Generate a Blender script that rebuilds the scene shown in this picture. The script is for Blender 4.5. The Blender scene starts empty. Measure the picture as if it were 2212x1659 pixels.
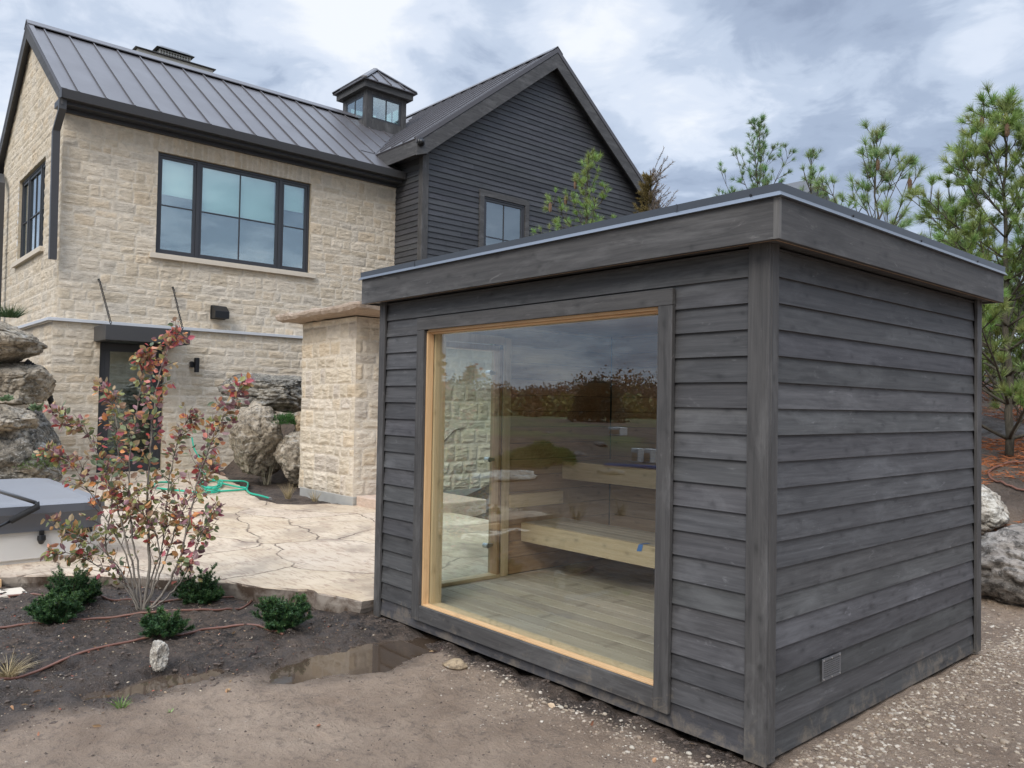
import bpy, bmesh, math, random
import numpy as np
from mathutils import Vector, Matrix
random.seed(7); rng = np.random.default_rng(7)
SC = bpy.context.scene
COL = SC.collection
# ------------------------------------------------------------------ camera, sky, sun, exposure
CAM = np.array([1.8901, -3.1808, 1.55])
CR = np.array([0.66248466, 0.74886899, 0.01758713])
CU = np.array([0.00759684, -0.03019406, 0.99951519])
CF = np.array([-0.74903696, 0.66202987, 0.02569214])
FPX = 1720.92
cd = bpy.data.cameras.new('camera'); cam = bpy.data.objects.new('camera', cd); COL.objects.link(cam)
cd.sensor_width = 36; cd.lens = 36 * FPX / 2212; cd.clip_start = 0.05; cd.clip_end = 3000
cam.matrix_world = Matrix([[CR[i], CU[i], -CF[i], CAM[i]] for i in range(3)] + [[0, 0, 0, 1]])
SC.camera = cam
SC.view_settings.view_transform = 'Standard'; SC.view_settings.look = 'None'
SC.view_settings.gamma = 1; SC.view_settings.use_curve_mapping = False
SC.view_settings.exposure = 0.62
SUN_EL, SUN_AZ = math.radians(42), math.radians(-62)      # azimuth measured from +X toward +Y
sun_dir = Vector((math.cos(SUN_EL) * math.cos(SUN_AZ), math.cos(SUN_EL) * math.sin(SUN_AZ), math.sin(SUN_EL)))
sd = bpy.data.lights.new('sun', 'SUN'); sd.energy = 1.5; sd.angle = math.radians(30); sd.color = (1.0, 0.94, 0.86)
so = bpy.data.objects.new('sun', sd); COL.objects.link(so)
so.rotation_euler = sun_dir.to_track_quat('Z', 'Y').to_euler()


def at(px, py, **k):
    """point of the place seen at a spot of the photograph (2212 wide), on the plane x=, y= or z="""
    ray = CF + (px - 1106) / FPX * CR + (829.5 - py) / FPX * CU
    a = 'xyz'.index(list(k)[0])
    return CAM + (list(k.values())[0] - CAM[a]) / ray[a] * ray


def raydir(px, py):
    v = CF + (px - 1106) / FPX * CR + (829.5 - py) / FPX * CU
    return v / np.linalg.norm(v)


class NT:
    def __init__(s, tree):
        s.t = tree; s.l = tree.links

    def n(s, typ, **kw):
        nd = s.t.nodes.new(typ)
        for k, v in kw.items():
            if k.startswith('_'):
                setattr(nd, k[1:], v)
            else:
                key = int(k[1:]) if k[0] == 'i' and k[1:].isdigit() else k.replace('__', ' ')
                s.set(nd.inputs[key], v)
        return nd

    def set(s, sock, v):
        if isinstance(v, bpy.types.NodeSocket): s.l.new(v, sock)
        elif isinstance(v, bpy.types.Node): s.l.new(v.outputs[0], sock)
        else:
            if isinstance(v, (tuple, list)) and sock.type == 'RGBA' and len(v) == 3: v = (*v, 1)
            sock.default_value = v

    def mix(s, fac, a, b, blend='MIX'):
        m = s.t.nodes.new('ShaderNodeMix'); m.data_type = 'RGBA'; m.blend_type = blend
        s.set(m.inputs[0], fac); s.set(m.inputs[6], a); s.set(m.inputs[7], b)
        return m.outputs[2]

    def math(s, op, a, b=0.0, c=0.0, clamp=False):
        m = s.t.nodes.new('ShaderNodeMath'); m.operation = op; m.use_clamp = clamp
        s.set(m.inputs[0], a); s.set(m.inputs[1], b); s.set(m.inputs[2], c)
        return m.outputs[0]

    def vmath(s, op, a, b=(0, 0, 0)):
        m = s.t.nodes.new('ShaderNodeVectorMath'); m.operation = op
        s.set(m.inputs[0], a); s.set(m.inputs[1], b)
        return m

    def ramp(s, fac, stops, mode='LINEAR'):
        r = s.t.nodes.new('ShaderNodeValToRGB'); s.set(r.inputs[0], fac)
        r.color_ramp.interpolation = mode
        el = r.color_ramp.elements
        while len(el) < len(stops): el.new(0.5)
        for e, (p, c) in zip(el, stops):
            e.position = p
            e.color = (c, c, c, 1) if isinstance(c, (int, float)) else (*c, 1)
        return r.outputs[0]

    def noise(s, vec, scale, detail=4, rough=0.55, dist=0.0):
        n = s.n('ShaderNodeTexNoise', Vector=vec, Scale=scale, Detail=detail, Roughness=rough, Distortion=dist)
        return n.outputs[0]

    def coord(s, scale=(1, 1, 1), kind='Object', rot=(0, 0, 0), loc=(0, 0, 0)):
        c = s.n('ShaderNodeTexCoord'); m = s.n('ShaderNodeMapping', Vector=c.outputs[kind], Scale=scale, Rotation=rot, Location=loc)
        return m.outputs[0]


def build_world():
    w = bpy.data.worlds.new('World'); SC.world = w; w.use_nodes = True
    t = NT(w.node_tree); w.node_tree.nodes.clear()
    co = t.n('ShaderNodeTexCoord').outputs['Generated']
    nrm = t.vmath('NORMALIZE', co).outputs[0]
    sep = t.n('ShaderNodeSeparateXYZ', Vector=nrm)
    z = t.math('MAXIMUM', sep.outputs[2], 0.0)
    den = t.math('ADD', z, 0.16)
    pl = t.n('ShaderNodeCombineXYZ', X=t.math('DIVIDE', sep.outputs[0], den), Y=t.math('DIVIDE', sep.outputs[1], den), Z=0.0)
    n1 = t.noise(pl.outputs[0], 0.75, 6, 0.5, 0.35)
    off = t.vmath('ADD', pl.outputs[0], (13.3, 4.1, 2.0)).outputs[0]
    n2 = t.noise(off, 2.3, 5, 0.55, 0.3)
    v = t.math('ADD', t.math('MULTIPLY', n1, 0.60), t.math('MULTIPLY', n2, 0.40))
    # the bright breaks and the dark banks of this particular sky
    for (px, py, size, amt) in [(830, 100, 0.085, 0.14), (1290, 110, 0.07, 0.13), (1420, 90, 0.08, 0.08), (1500, 290, 0.07, 0.09), (1060, 175, 0.07, 0.04), (600, 60, 0.12, 0.03),
                                (1020, 130, 0.09, -0.13), (1850, 130, 0.22, -0.08), (350, 40, 0.14, -0.05), (1330, 200, 0.05, -0.06), (1480, 350, 0.1, 0.03), (2150, 90, 0.06, 0.05), (1480, 190, 0.06, -0.05), (1950, 330, 0.15, 0.04), (20, 120, .12, .04)]:
        d = raydir(px, py)
        df = t.vmath('DISTANCE', nrm, tuple(d)).outputs[1]
        g = t.math('DIVIDE', df, size)
        g = t.math('POWER', 2.718, t.math('MULTIPLY', t.math('MULTIPLY', g, g), -1.0))
        v = t.math('ADD', v, t.math('MULTIPLY', g, amt))
    n3 = t.noise(t.vmath('ADD', pl.outputs[0], (3.1, 9.7, 5.0)).outputs[0], 5.5, 6, 0.6, 0.5)
    v = t.math('ADD', v, t.math('MULTIPLY', t.math('SUBTRACT', n3, 0.5), 0.26))
    v = t.math('ADD', t.math('MULTIPLY', t.math('SUBTRACT', v, 0.5), 1.35), 0.495)
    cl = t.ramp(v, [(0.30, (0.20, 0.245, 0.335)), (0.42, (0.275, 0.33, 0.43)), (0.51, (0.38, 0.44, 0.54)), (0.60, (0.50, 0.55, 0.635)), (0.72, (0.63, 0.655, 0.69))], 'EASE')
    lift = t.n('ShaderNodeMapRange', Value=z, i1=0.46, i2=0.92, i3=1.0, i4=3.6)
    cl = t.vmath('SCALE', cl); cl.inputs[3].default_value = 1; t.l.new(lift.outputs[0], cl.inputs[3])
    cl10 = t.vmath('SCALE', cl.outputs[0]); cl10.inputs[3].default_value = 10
    sky = t.n('ShaderNodeTexSky'); sky.sky_type = 'NISHITA'; sky.sun_disc = False
    sky.sun_elevation = SUN_EL; sky.sun_rotation = math.atan2(sun_dir.x, sun_dir.y)
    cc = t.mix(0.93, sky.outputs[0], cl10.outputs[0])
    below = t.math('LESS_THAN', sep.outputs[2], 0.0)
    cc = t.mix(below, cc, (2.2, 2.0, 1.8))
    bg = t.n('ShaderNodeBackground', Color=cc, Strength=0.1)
    out = t.n('ShaderNodeOutputWorld', Surface=bg.outputs[0])


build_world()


# ------------------------------------------------------------------ noise in numpy
def _hash(ix, iy, iz, seed):
    h = (ix.astype(np.int64) * 374761393 + iy.astype(np.int64) * 668265263 + iz.astype(np.int64) * 2147483647 % 1000003 + seed * 974634777) & 0xFFFFFFFF
    h = ((h ^ (h >> 13)) * 1274126177) & 0xFFFFFFFF
    h = (h ^ (h >> 16)) & 0xFFFFFFFF
    h = ((h ^ (h >> 13)) * 1103515245) & 0xFFFFFFFF
    return ((h ^ (h >> 16)) & 0xFFFF) / 65535.0


def vnoise(p, seed=0):
    p = np.asarray(p, float)
    if p.shape[-1] == 2: p = np.concatenate([p, np.zeros(p.shape[:-1] + (1,))], -1)
    i = np.floor(p); f = p - i; f = f * f * (3 - 2 * f); i = i.astype(np.int64)
    r = 0
    for dx in (0, 1):
        wx = f[..., 0] if dx else 1 - f[..., 0]
        for dy in (0, 1):
            wy = f[..., 1] if dy else 1 - f[..., 1]
            for dz in (0, 1):
                wz = f[..., 2] if dz else 1 - f[..., 2]
                r = r + wx * wy * wz * _hash(i[..., 0] + dx, i[..., 1] + dy, i[..., 2] + dz, seed)
    return r


def fbm(p, oct=4, seed=0, gain=0.5, lac=2.03):
    a, s, t, q = 1.0, 0.0, 0.0, np.asarray(p, float)
    for k in range(oct):
        s = s + a * vnoise(q, seed + k * 17); t += a; a *= gain; q = q * lac + 3.7
    return s / t


def sstep(x, a, b):
    t = np.clip((x - a) / (b - a), 0, 1); return t * t * (3 - 2 * t)


# ------------------------------------------------------------------ mesh building
class MB:
    """collects geometry of one part"""
    def __init__(s): s.v = []; s.f = []; s.c = []; s.n = 0

    def add(s, verts, faces, col=None):
        verts = np.asarray(verts, float).reshape(-1, 3)
        s.v.append(verts)
        for f in faces: s.f.append([int(i) + s.n for i in f])
        if col is None: col = (1, 1, 1)
        col = np.asarray(col, float)
        s.c.append(np.broadcast_to(col, (len(verts), 3)) if col.ndim == 1 else col)
        s.n += len(verts); return s

    def box(s, x0, x1, y0, y1, z0, z1, col=None):
        v = [(x, y, z) for x in (x0, x1) for y in (y0, y1) for z in (z0, z1)]
        return s.add(v, [(0, 1, 3, 2), (4, 6, 7, 5), (0, 4, 5, 1), (2, 3, 7, 6), (0, 2, 6, 4), (1, 5, 7, 3)], col)

    def prism(s, poly, d, col=None):
        """polygon of 3D points pushed along vector d"""
        p = np.asarray(poly, float); q = p + np.asarray(d, float); n = len(p)
        f = [tuple(range(n))[::-1], tuple(range(n, 2 * n))] + [(i, (i + 1) % n, n + (i + 1) % n, n + i) for i in range(n)]
        return s.add(np.vstack([p, q]), f, col)

    def tube(s, pts, rad, sides=6, col=None, cap=True):
        pts = np.asarray(pts, float); n = len(pts)
        rad = np.broadcast_to(np.asarray(rad, float), (n,))
        tan = np.gradient(pts, axis=0); tan /= np.linalg.norm(tan, axis=1)[:, None] + 1e-9
        ref = np.array([0, 0, 1.0]) if abs(tan[0][2]) < 0.9 else np.array([1.0, 0, 0])
        vs = []
        u = np.cross(tan[0], ref); u /= np.linalg.norm(u)
        for i in range(n):
            u = u - tan[i] * (u @ tan[i]); u /= np.linalg.norm(u) + 1e-9
            w = np.cross(tan[i], u)
            a = np.linspace(0, 2 * np.pi, sides, endpoint=False)
            vs.append(pts[i] + rad[i] * (np.cos(a)[:, None] * u + np.sin(a)[:, None] * w))
        f = []
        for i in range(n - 1):
            for k in range(sides):
                k2 = (k + 1) % sides
                f.append((i * sides + k, i * sides + k2, (i + 1) * sides + k2, (i + 1) * sides + k))
        if cap: f += [tuple(range(sides))[::-1], tuple((n - 1) * sides + k for k in range(sides))]
        return s.add(np.vstack(vs), f, col)

    def cyl(s, p0, p1, r, sides=16, col=None):
        p0 = np.asarray(p0, float); p1 = np.asarray(p1, float)
        return s.tube([p0, p1], r, sides, col)

    def quads(s, V, col):
        """V (n,4,3) many separate quads, col (n,3)"""
        V = np.asarray(V, float); n = len(V)
        base = s.n; s.v.append(V.reshape(-1, 3)); s.c.append(np.repeat(np.asarray(col, float), 4, axis=0))
        idx = (np.arange(n * 4) + base).reshape(n, 4)
        s.f += idx.tolist(); s.n += n * 4; return s

    def tris(s, V, col):
        V = np.asarray(V, float); n = len(V)
        base = s.n; s.v.append(V.reshape(-1, 3)); s.c.append(np.repeat(np.asarray(col, float), 3, axis=0))
        s.f += (np.arange(n * 3) + base).reshape(n, 3).tolist(); s.n += n * 3; return s

    def build(s, name, mat, parent=None, smooth=False, bevel=0, base=None, mats=None, fm=None):
        V = np.vstack(s.v) if s.v else np.zeros((0, 3))
        org = np.zeros(3)
        if parent is not None:
            r = parent
            while r.parent: r = r.parent
            org = np.array(r['_org'])
        elif base is not None: org = np.array(base, float)
        me = bpy.data.meshes.new(name)
        me.from_pydata((V - org).tolist(), [], s.f)
        C = np.vstack(s.c); C4 = np.ones((len(C), 4), np.float32); C4[:, :3] = C
        ca = me.color_attributes.new('tone', 'FLOAT_COLOR', 'POINT'); ca.data.foreach_set('color', C4.ravel())
        if smooth: me.polygons.foreach_set('use_smooth', [True] * len(me.polygons))
        me.materials.append(mat)
        if mats:
            for m in mats: me.materials.append(m)
            me.polygons.foreach_set('material_index', fm)
        o = bpy.data.objects.new(name, me); COL.objects.link(o)
        if parent is not None: o.parent = parent
        else: o.location = org; o['_org'] = [float(a) for a in org]
        if bevel:
            b = o.modifiers.new('bevel', 'BEVEL'); b.width = bevel; b.segments = 2; b.limit_method = 'ANGLE'
        return o


def root(name, loc, label=None, cat=None, group=None):
    o = bpy.data.objects.new(name, None); COL.objects.link(o); o.location = loc
    o['_org'] = [float(a) for a in loc]; o.empty_display_size = 0.2
    tag(o, label, cat, group); return o


def tag(o, label=None, cat=None, group=None, kind=None):
    if label: o['label'] = label
    if cat: o['category'] = cat
    if group: o['group'] = group
    if kind: o['kind'] = kind
    return o


# ------------------------------------------------------------------ materials
def newmat(name):
    m = bpy.data.materials.new(name); m.use_nodes = True
    m.node_tree.nodes.clear(); t = NT(m.node_tree)
    return m, t


def finish(t, color, rough=0.6, bump=None, bstr=0.3, bdist=0.01, metal=0.0, spec=0.5, alpha=None, extra=None):
    p = t.n('ShaderNodeBsdfPrincipled')
    t.set(p.inputs['Base Color'], color); t.set(p.inputs['Roughness'], rough)
    t.set(p.inputs['Metallic'], metal); t.set(p.inputs['Specular IOR Level'], spec)
    if bump is not None:
        b = t.n('ShaderNodeBump', Height=bump, Strength=bstr, Distance=bdist); t.l.new(b.outputs[0], p.inputs['Normal'])
    sh = p.outputs[0]
    if extra: sh = extra(t, sh)
    t.n('ShaderNodeOutputMaterial', Surface=sh)


def M_plain(name, col, rough=0.5, metal=0.0, var=0.15, scale=12, spec=0.5, bump=0.15):
    m, t = newmat(name); v = t.coord()
    n = t.noise(v, scale, 5, 0.6)
    c = t.mix(t.math('MULTIPLY', n, 1.0), tuple(a * (1 - var) for a in col), tuple(min(1, a * (1 + var)) for a in col))
    n2 = t.noise(v, scale * 9, 3, 0.6)
    finish(t, c, t.math('ADD', t.math('MULTIPLY', n, 0.2), rough - 0.1), n2, bump, 0.002, metal, spec)
    return m


def M_wood(name, axis, dark, light, blotch=0.5, blotch_col=(0.16, 0.165, 0.17), rough=0.62, knots=True, grain=1.0, bstr=0.45, spec=0.4, sc=1.0):
    """stained or raw boards, grain running along axis"""
    m, t = newmat(name)
    s = {'X': (0.9, 22, 22), 'Y': (22, 0.9, 22), 'Z': (22, 22, 0.9)}[axis]
    vg = t.coord(tuple(a * sc for a in s)); vo = t.coord((sc, sc, sc))
    tone = t.n('ShaderNodeAttribute', _attribute_name='tone')
    sh = t.n('ShaderNodeSeparateColor', Color=tone.outputs[0])
    osc = t.vmath('SCALE', tone.outputs[0]); osc.inputs[3].default_value = 57.0
    vg = t.vmath('ADD', vg, osc.outputs[0]).outputs[0]
    g = t.noise(vg, 2.2, 6, 0.62, 0.45)
    g2 = t.noise(vg, 7.0, 4, 0.7, 0.3)
    gg = t.math('ADD', t.math('MULTIPLY', g, 0.65), t.math('MULTIPLY', g2, 0.35))
    c = t.mix(t.ramp(gg, [(0.33, 0.0), (0.68, 1.0)]), dark, light)
    # weather blotches
    vb = t.coord({'X': (1.1 * sc, 3.2 * sc, 4.6 * sc), 'Y': (3.2 * sc, 1.1 * sc, 4.6 * sc), 'Z': (4 * sc, 4 * sc, 1.2 * sc)}[axis])
    osb = t.vmath('SCALE', tone.outputs[0]); osb.inputs[3].default_value = 9.0
    vb = t.vmath('ADD', vb, osb.outputs[0]).outputs[0]
    b = t.noise(vb, 1.5, 6, 0.68, 0.5)
    b = t.ramp(b, [(0.50, 0.0), (0.64, 0.45), (0.78, 1.0)])
    c = t.mix(t.math('MULTIPLY', b, blotch), c, blotch_col)
    dk = t.ramp(t.noise(vb, 2.7, 5, 0.6, 0.8), [(0.30, 1.0), (0.46, 0.0)])
    c = t.mix(t.math('MULTIPLY', dk, 0.35), c, tuple(a * 0.45 for a in dark))
    # pale scuffs
    sc_ = t.ramp(t.noise(vo, 26, 5, 0.7, 2.0), [(0.70, 0.0), (0.80, 1.0)])
    big = t.ramp(t.noise(vo, 2.0, 3, 0.5), [(0.48, 0.0), (0.66, 1.0)])
    c = t.mix(t.math('MULTIPLY', t.math('MULTIPLY', sc_, big), blotch * 0.9), c, tuple(min(1, a * 2.6) for a in light))
    if knots:
        sp = t.n('ShaderNodeSeparateXYZ', Vector=vo); a0, a1 = {'X': (0, 2), 'Y': (1, 2), 'Z': (2, 0)}[axis]
        along = sp.outputs[a0]; across = sp.outputs[a1] if axis != 'Z' else t.math('ADD', sp.outputs[0], sp.outputs[1])
        vk = t.n('ShaderNodeCombineXYZ', X=t.math('ADD', t.math('MULTIPLY', along, 4.2), t.math('MULTIPLY', sh.outputs[0], 31.0)), Y=t.math('MULTIPLY', across, 8.0), Z=0.0).outputs[0]
        wob = t.n('ShaderNodeTexNoise', Vector=vo, Scale=14.0, Detail=3.0)
        vk = t.vmath('ADD', vk, t.vmath('MULTIPLY', wob.outputs[1], (0.28, 0.28, 0)).outputs[0]).outputs[0]
        k = t.n('ShaderNodeTexVoronoi', Vector=vk, Scale=0.9, _voronoi_dimensions='2D')
        kk = t.ramp(k.outputs[0], [(0.03, 0.9), (0.09, 0.3), (0.19, 0.0)])
        sel = t.math('GREATER_THAN', t.n('ShaderNodeSeparateColor', Color=k.outputs[1]).outputs[0], 0.35)
        c = t.mix(t.math('MULTIPLY', t.math('MULTIPLY', kk, sel), 0.5), c, tuple(a * 0.38 for a in dark))
        # rubbed pale smears near some knots and edges
        sm = t.noise(t.vmath('MULTIPLY', vb, (1.6, 1.6, 1.6)).outputs[0], 2.4, 7, 0.72, 1.2)
        c = t.mix(t.math('MULTIPLY', t.ramp(sm, [(0.61, 0.0), (0.70, 0.5), (0.80, 1.0)]), min(1.0, blotch * 0.85)), c, tuple(min(1, a * 3.0) for a in light))
    c = t.mix(1.0, c, tone.outputs[0], 'MULTIPLY')
    if 'charcoal' in name:      # dried mud splashed up from the ground
        zz = t.n('ShaderNodeSeparateXYZ', Vector=vo).outputs[2]
        spl = t.math('SUBTRACT', t.math('ADD', t.noise(vo, 9, 7, 0.75, 0.6), t.math('MULTIPLY', t.noise(vo, 2.1, 2), 0.35)), t.math('MULTIPLY', zz, 1.1))
        c = t.mix(t.ramp(spl, [(0.62, 0.0), (0.78, 0.6)]), c, (0.20, 0.165, 0.125))
    r = t.math('ADD', t.math('MULTIPLY', g2, 0.25), rough - 0.12)
    finish(t, c, r, gg, bstr * grain, 0.003, 0, spec)
    return m


MAT = {}
for ax in 'XYZ':
    MAT['dark' + ax] = M_wood('charcoal_stained_board_' + ax, ax, (0.043, 0.0425, 0.0438), (0.100, 0.098, 0.099), 0.7, (0.16, 0.16, 0.162))
    MAT['trim' + ax] = M_wood('worn_charcoal_trim_' + ax, ax, (0.043, 0.041, 0.040), (0.092, 0.087, 0.083), 0.75, (0.18, 0.175, 0.17))
    MAT['pale' + ax] = M_wood('pale_spruce_' + ax, ax, (0.58, 0.43, 0.25), (0.80, 0.64, 0.42), 0.1, (0.5, 0.4, 0.25), 0.5, True, 1, 0.15)
    MAT['cedar' + ax] = M_wood('brown_cedar_' + ax, ax, (0.34, 0.205, 0.11), (0.54, 0.36, 0.21), 0.2, (0.4, 0.28, 0.18), 0.5, True, 1, 0.2)
    MAT['fir' + ax] = M_wood('orange_fir_' + ax, ax, (0.55, 0.32, 0.15), (0.74, 0.50, 0.27), 0.1, (0.6, 0.4, 0.25), 0.45, False, 1, 0.1)
MAT['deck'] = M_wood('weathered_floor_board', 'X', (0.38, 0.315, 0.24), (0.60, 0.53, 0.43), 0.4, (0.52, 0.48, 0.42), 0.5, True, 1, 0.2)
MAT['wingX'] = M_wood('wing_board_X', 'X', (0.038, 0.038, 0.041), (0.075, 0.075, 0.080), 0.3, (0.12, 0.12, 0.125), 0.6)
MAT['wingY'] = M_wood('wing_board_Y', 'Y', (0.036, 0.037, 0.041), (0.070, 0.071, 0.077), 0.3, (0.11, 0.11, 0.115), 0.6)
MAT['roofmetal'] = M_plain('standing_seam_metal', (0.105, 0.098, 0.101), 0.46, 0.25, 0.05, 1.5, 0.5, 0.02)
MAT['gutter'] = M_plain('bronze_painted_metal', (0.062, 0.060, 0.060), 0.42, 0.2, 0.06, 2, 0.5, 0.02)
MAT['flash'] = M_plain('roof_edge_metal', (0.070, 0.078, 0.090), 0.38, 0.3, 0.06, 3, 0.5, 0.02)
MAT['drip'] = M_plain('pale_drip_edge', (0.17, 0.19, 0.22), 0.35, 0.5, 0.05, 3, 0.5, 0.02)
MAT['frame'] = M_plain('window_frame_paint', (0.040, 0.041, 0.046), 0.4, 0.0, 0.05, 3, 0.5, 0.02)
MAT['black'] = M_plain('black_fitting', (0.012, 0.012, 0.013), 0.4, 0.1, 0.1, 8)
MAT['rubber'] = M_plain('black_rubber', (0.016, 0.016, 0.017), 0.75, 0, 0.1, 20)
MAT['steel'] = M_plain('brushed_steel', (0.55, 0.55, 0.55), 0.35, 0.9, 0.06, 30)
MAT['sill'] = M_plain('cut_limestone', (0.62, 0.54, 0.43), 0.75, 0, 0.1, 9)
MAT['ledge'] = M_plain('white_flashing', (0.62, 0.62, 0.62), 0.4, 0.2, 0.05, 5)
MAT['concrete'] = M_plain('bare_concrete', (0.36, 0.35, 0.32), 0.85, 0, 0.25, 5, 0.4, 0.4)
MAT['interior'] = M_plain('dark_room', (0.10, 0.105, 0.105), 0.9)
MAT['blind'] = M_plain('white_blind', (0.86, 0.93, 0.90), 0.8, 0, 0.03)
MAT['tubshell'] = M_plain('cream_tub_cabinet', (0.62, 0.60, 0.56), 0.6, 0, 0.04, 2)
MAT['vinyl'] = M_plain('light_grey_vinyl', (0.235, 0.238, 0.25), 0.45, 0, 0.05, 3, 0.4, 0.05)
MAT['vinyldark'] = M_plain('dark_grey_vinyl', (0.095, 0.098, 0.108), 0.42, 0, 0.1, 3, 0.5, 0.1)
MAT['drip_line'] = M_plain('brown_drip_hose', (0.17, 0.075, 0.05), 0.5, 0, 0.2, 9)
MAT['greenhose'] = M_plain('green_garden_hose', (0.02, 0.40, 0.26), 0.35, 0, 0.1, 9)
MAT['tape'] = M_plain('blue_tape', (0.08, 0.24, 0.62), 0.7)
MAT['card'] = M_plain('cardboard', (0.42, 0.30, 0.2), 0.8)
MAT['cardwhite'] = M_plain('pale_carton', (0.62, 0.6, 0.58), 0.7)
MAT['membrane'] = M_plain('black_roof_membrane', (0.03, 0.03, 0.032), 0.8)


def M_glass(name, tint, refl, base):
    m, t = newmat(name)
    geo = t.n('ShaderNodeNewGeometry')
    cs = t.math('ABSOLUTE', t.vmath('DOT_PRODUCT', geo.outputs['Incoming'], geo.outputs['Normal']).outputs[1])
    f0 = ((refl - 1) / (refl + 1)) ** 2
    fr = t.math('MULTIPLY_ADD', t.math('POWER', t.math('SUBTRACT', 1.0, cs, clamp=True), 5.0), 1 - f0, f0)
    tr = t.n('ShaderNodeBsdfTransparent', Color=tint)
    gl = t.n('ShaderNodeBsdfGlossy', Color=(0.86, 0.92, 0.96), Roughness=0.0)
    f = t.math('ADD', fr, base, clamp=True)
    mx = t.n('ShaderNodeMixShader', i0=f, i1=tr.outputs[0], i2=gl.outputs[0])
    t.n('ShaderNodeOutputMaterial', Surface=mx.outputs[0])
    return m


MAT['glass'] = M_glass('cabin_glass', (0.96, 0.98, 0.965), 1.5, 0.065)
MAT['doorglass'] = M_glass('door_glass', (0.93, 0.98, 0.95), 1.45, 0.0)
MAT['houseglass'] = M_glass('coated_house_glass', (0.86, 0.97, 0.94), 1.6, 0.26)


def m_stone():
    m, t = newmat('split_face_limestone'); v = t.coord()
    tone = t.n('ShaderNodeAttribute', _attribute_name='tone')
    n = t.noise(v, 9, 6, 0.65, 0.4); n2 = t.noise(v, 55, 5, 0.7); n3 = t.noise(v, 1.3, 4, 0.6)
    c = t.mix(1.0, tone.outputs[0], t.mix(t.ramp(n, [(0.3, 0.0), (0.7, 1.0)]), (0.90, 0.88, 0.85), (1.16, 1.14, 1.12)), 'MULTIPLY')
    c = t.mix(t.math('MULTIPLY', t.ramp(n2, [(0.56, 0.0), (0.72, 1.0)]), 0.28), c, (0.34, 0.27, 0.18))
    c = t.mix(t.math('MULTIPLY', t.ramp(n3, [(0.45, 0.0), (0.7, 1.0)]), 0.25), c, (0.60, 0.52, 0.41))
    h = t.math('ADD', t.math('MULTIPLY', n, 0.6), t.math('MULTIPLY', n2, 0.4))
    cl = t.noise(t.coord((1, 1, 3.2)), 7, 6, 0.7, 0.8)
    c = t.mix(t.math('MULTIPLY', t.ramp(cl, [(0.34, 1.0), (0.42, 0.0)]), 0.28), c, (0.40, 0.33, 0.24))
    h = t.math('ADD', h, t.math('MULTIPLY', cl, 0.8))
    finish(t, c, 0.88, h, 0.9, 0.03, 0, 0.25)
    return m


MAT['stone'] = m_stone()


def m_boulder(name, light, dark, lichen, amt):
    m, t = newmat(name); v = t.coord()
    n = t.noise(v, 2.6, 8, 0.68, 0.8); n2 = t.noise(v, 14, 6, 0.7, 0.5); n3 = t.noise(v, 38, 4, 0.7)
    vv = t.coord((1.2, 1.2, 4.5))
    n4 = t.noise(vv, 3.0, 6, 0.7, 0.6)
    c = t.mix(t.ramp(n, [(0.38, 0.0), (0.58, 1.0)]), dark, light)
    c = t.mix(t.math('MULTIPLY', t.ramp(n2, [(0.47, 0.0), (0.60, 1.0)]), 0.75), c, tuple(a * 0.32 for a in dark))
    c = t.mix(t.ramp(n4, [(0.56, 0.0), (0.66, amt)]), c, lichen)
    c = t.mix(t.math('MULTIPLY', t.ramp(n3, [(0.60, 0.0), (0.68, 1.0)]), amt), c, (0.62, 0.60, 0.55))
    h = t.math('ADD', t.math('MULTIPLY', n4, 0.6), t.math('ADD', t.math('MULTIPLY', n2, 0.5), t.math('MULTIPLY', n3, 0.2)))
    finish(t, c, 0.9, h, 0.9, 0.05, 0, 0.25)
    return m


MAT['rock'] = m_boulder('weathered_boulder', (0.44, 0.37, 0.28), (0.20, 0.165, 0.12), (0.50, 0.47, 0.41), 0.6)
MAT['rockdark'] = m_boulder('mossy_dark_boulder', (0.32, 0.285, 0.23), (0.085, 0.078, 0.065), (0.56, 0.54, 0.50), 0.65)
MAT['rocktan'] = m_boulder('tan_boulder', (0.50, 0.38, 0.24), (0.34, 0.25, 0.16), (0.52, 0.44, 0.34), 0.25)
MAT['rockgrey'] = m_boulder('grey_lichen_boulder', (0.34, 0.30, 0.26), (0.085, 0.075, 0.065), (0.46, 0.43, 0.38), 0.4)
MAT['rockwhite'] = m_boulder('white_limestone', (0.66, 0.62, 0.54), (0.40, 0.34, 0.27), (0.7, 0.67, 0.6), 0.3)


def m_leaf(name, rough=0.55, trans=0.25, vary=0.25):
    m, t = newmat(name)
    tone = t.n('ShaderNodeAttribute', _attribute_name='tone')
    n = t.noise(t.coord(), 45, 3, 0.6)
    c = t.mix(n, tuple([1 - vary] * 3), tuple([1 + vary] * 3)); c = t.mix(1.0, tone.outputs[0], c, 'MULTIPLY')
    p = t.n('ShaderNodeBsdfPrincipled'); t.set(p.inputs['Base Color'], c); p.inputs['Roughness'].default_value = rough
    p.inputs['Specular IOR Level'].default_value = 0.4
    tl = t.n('ShaderNodeBsdfTranslucent', Color=c)
    mx = t.n('ShaderNodeMixShader', i0=trans, i1=p.outputs[0], i2=tl.outputs[0])
    t.n('ShaderNodeOutputMaterial', Surface=mx.outputs[0])
    return m


MAT['leaf'] = m_leaf('leaf', 0.5, 0.35, 0.3); MAT['needle'] = m_leaf('needle', 0.5, 0.15, 0.1); MAT['litter'] = m_leaf('dry_litter', 0.8, 0.1)


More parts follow.
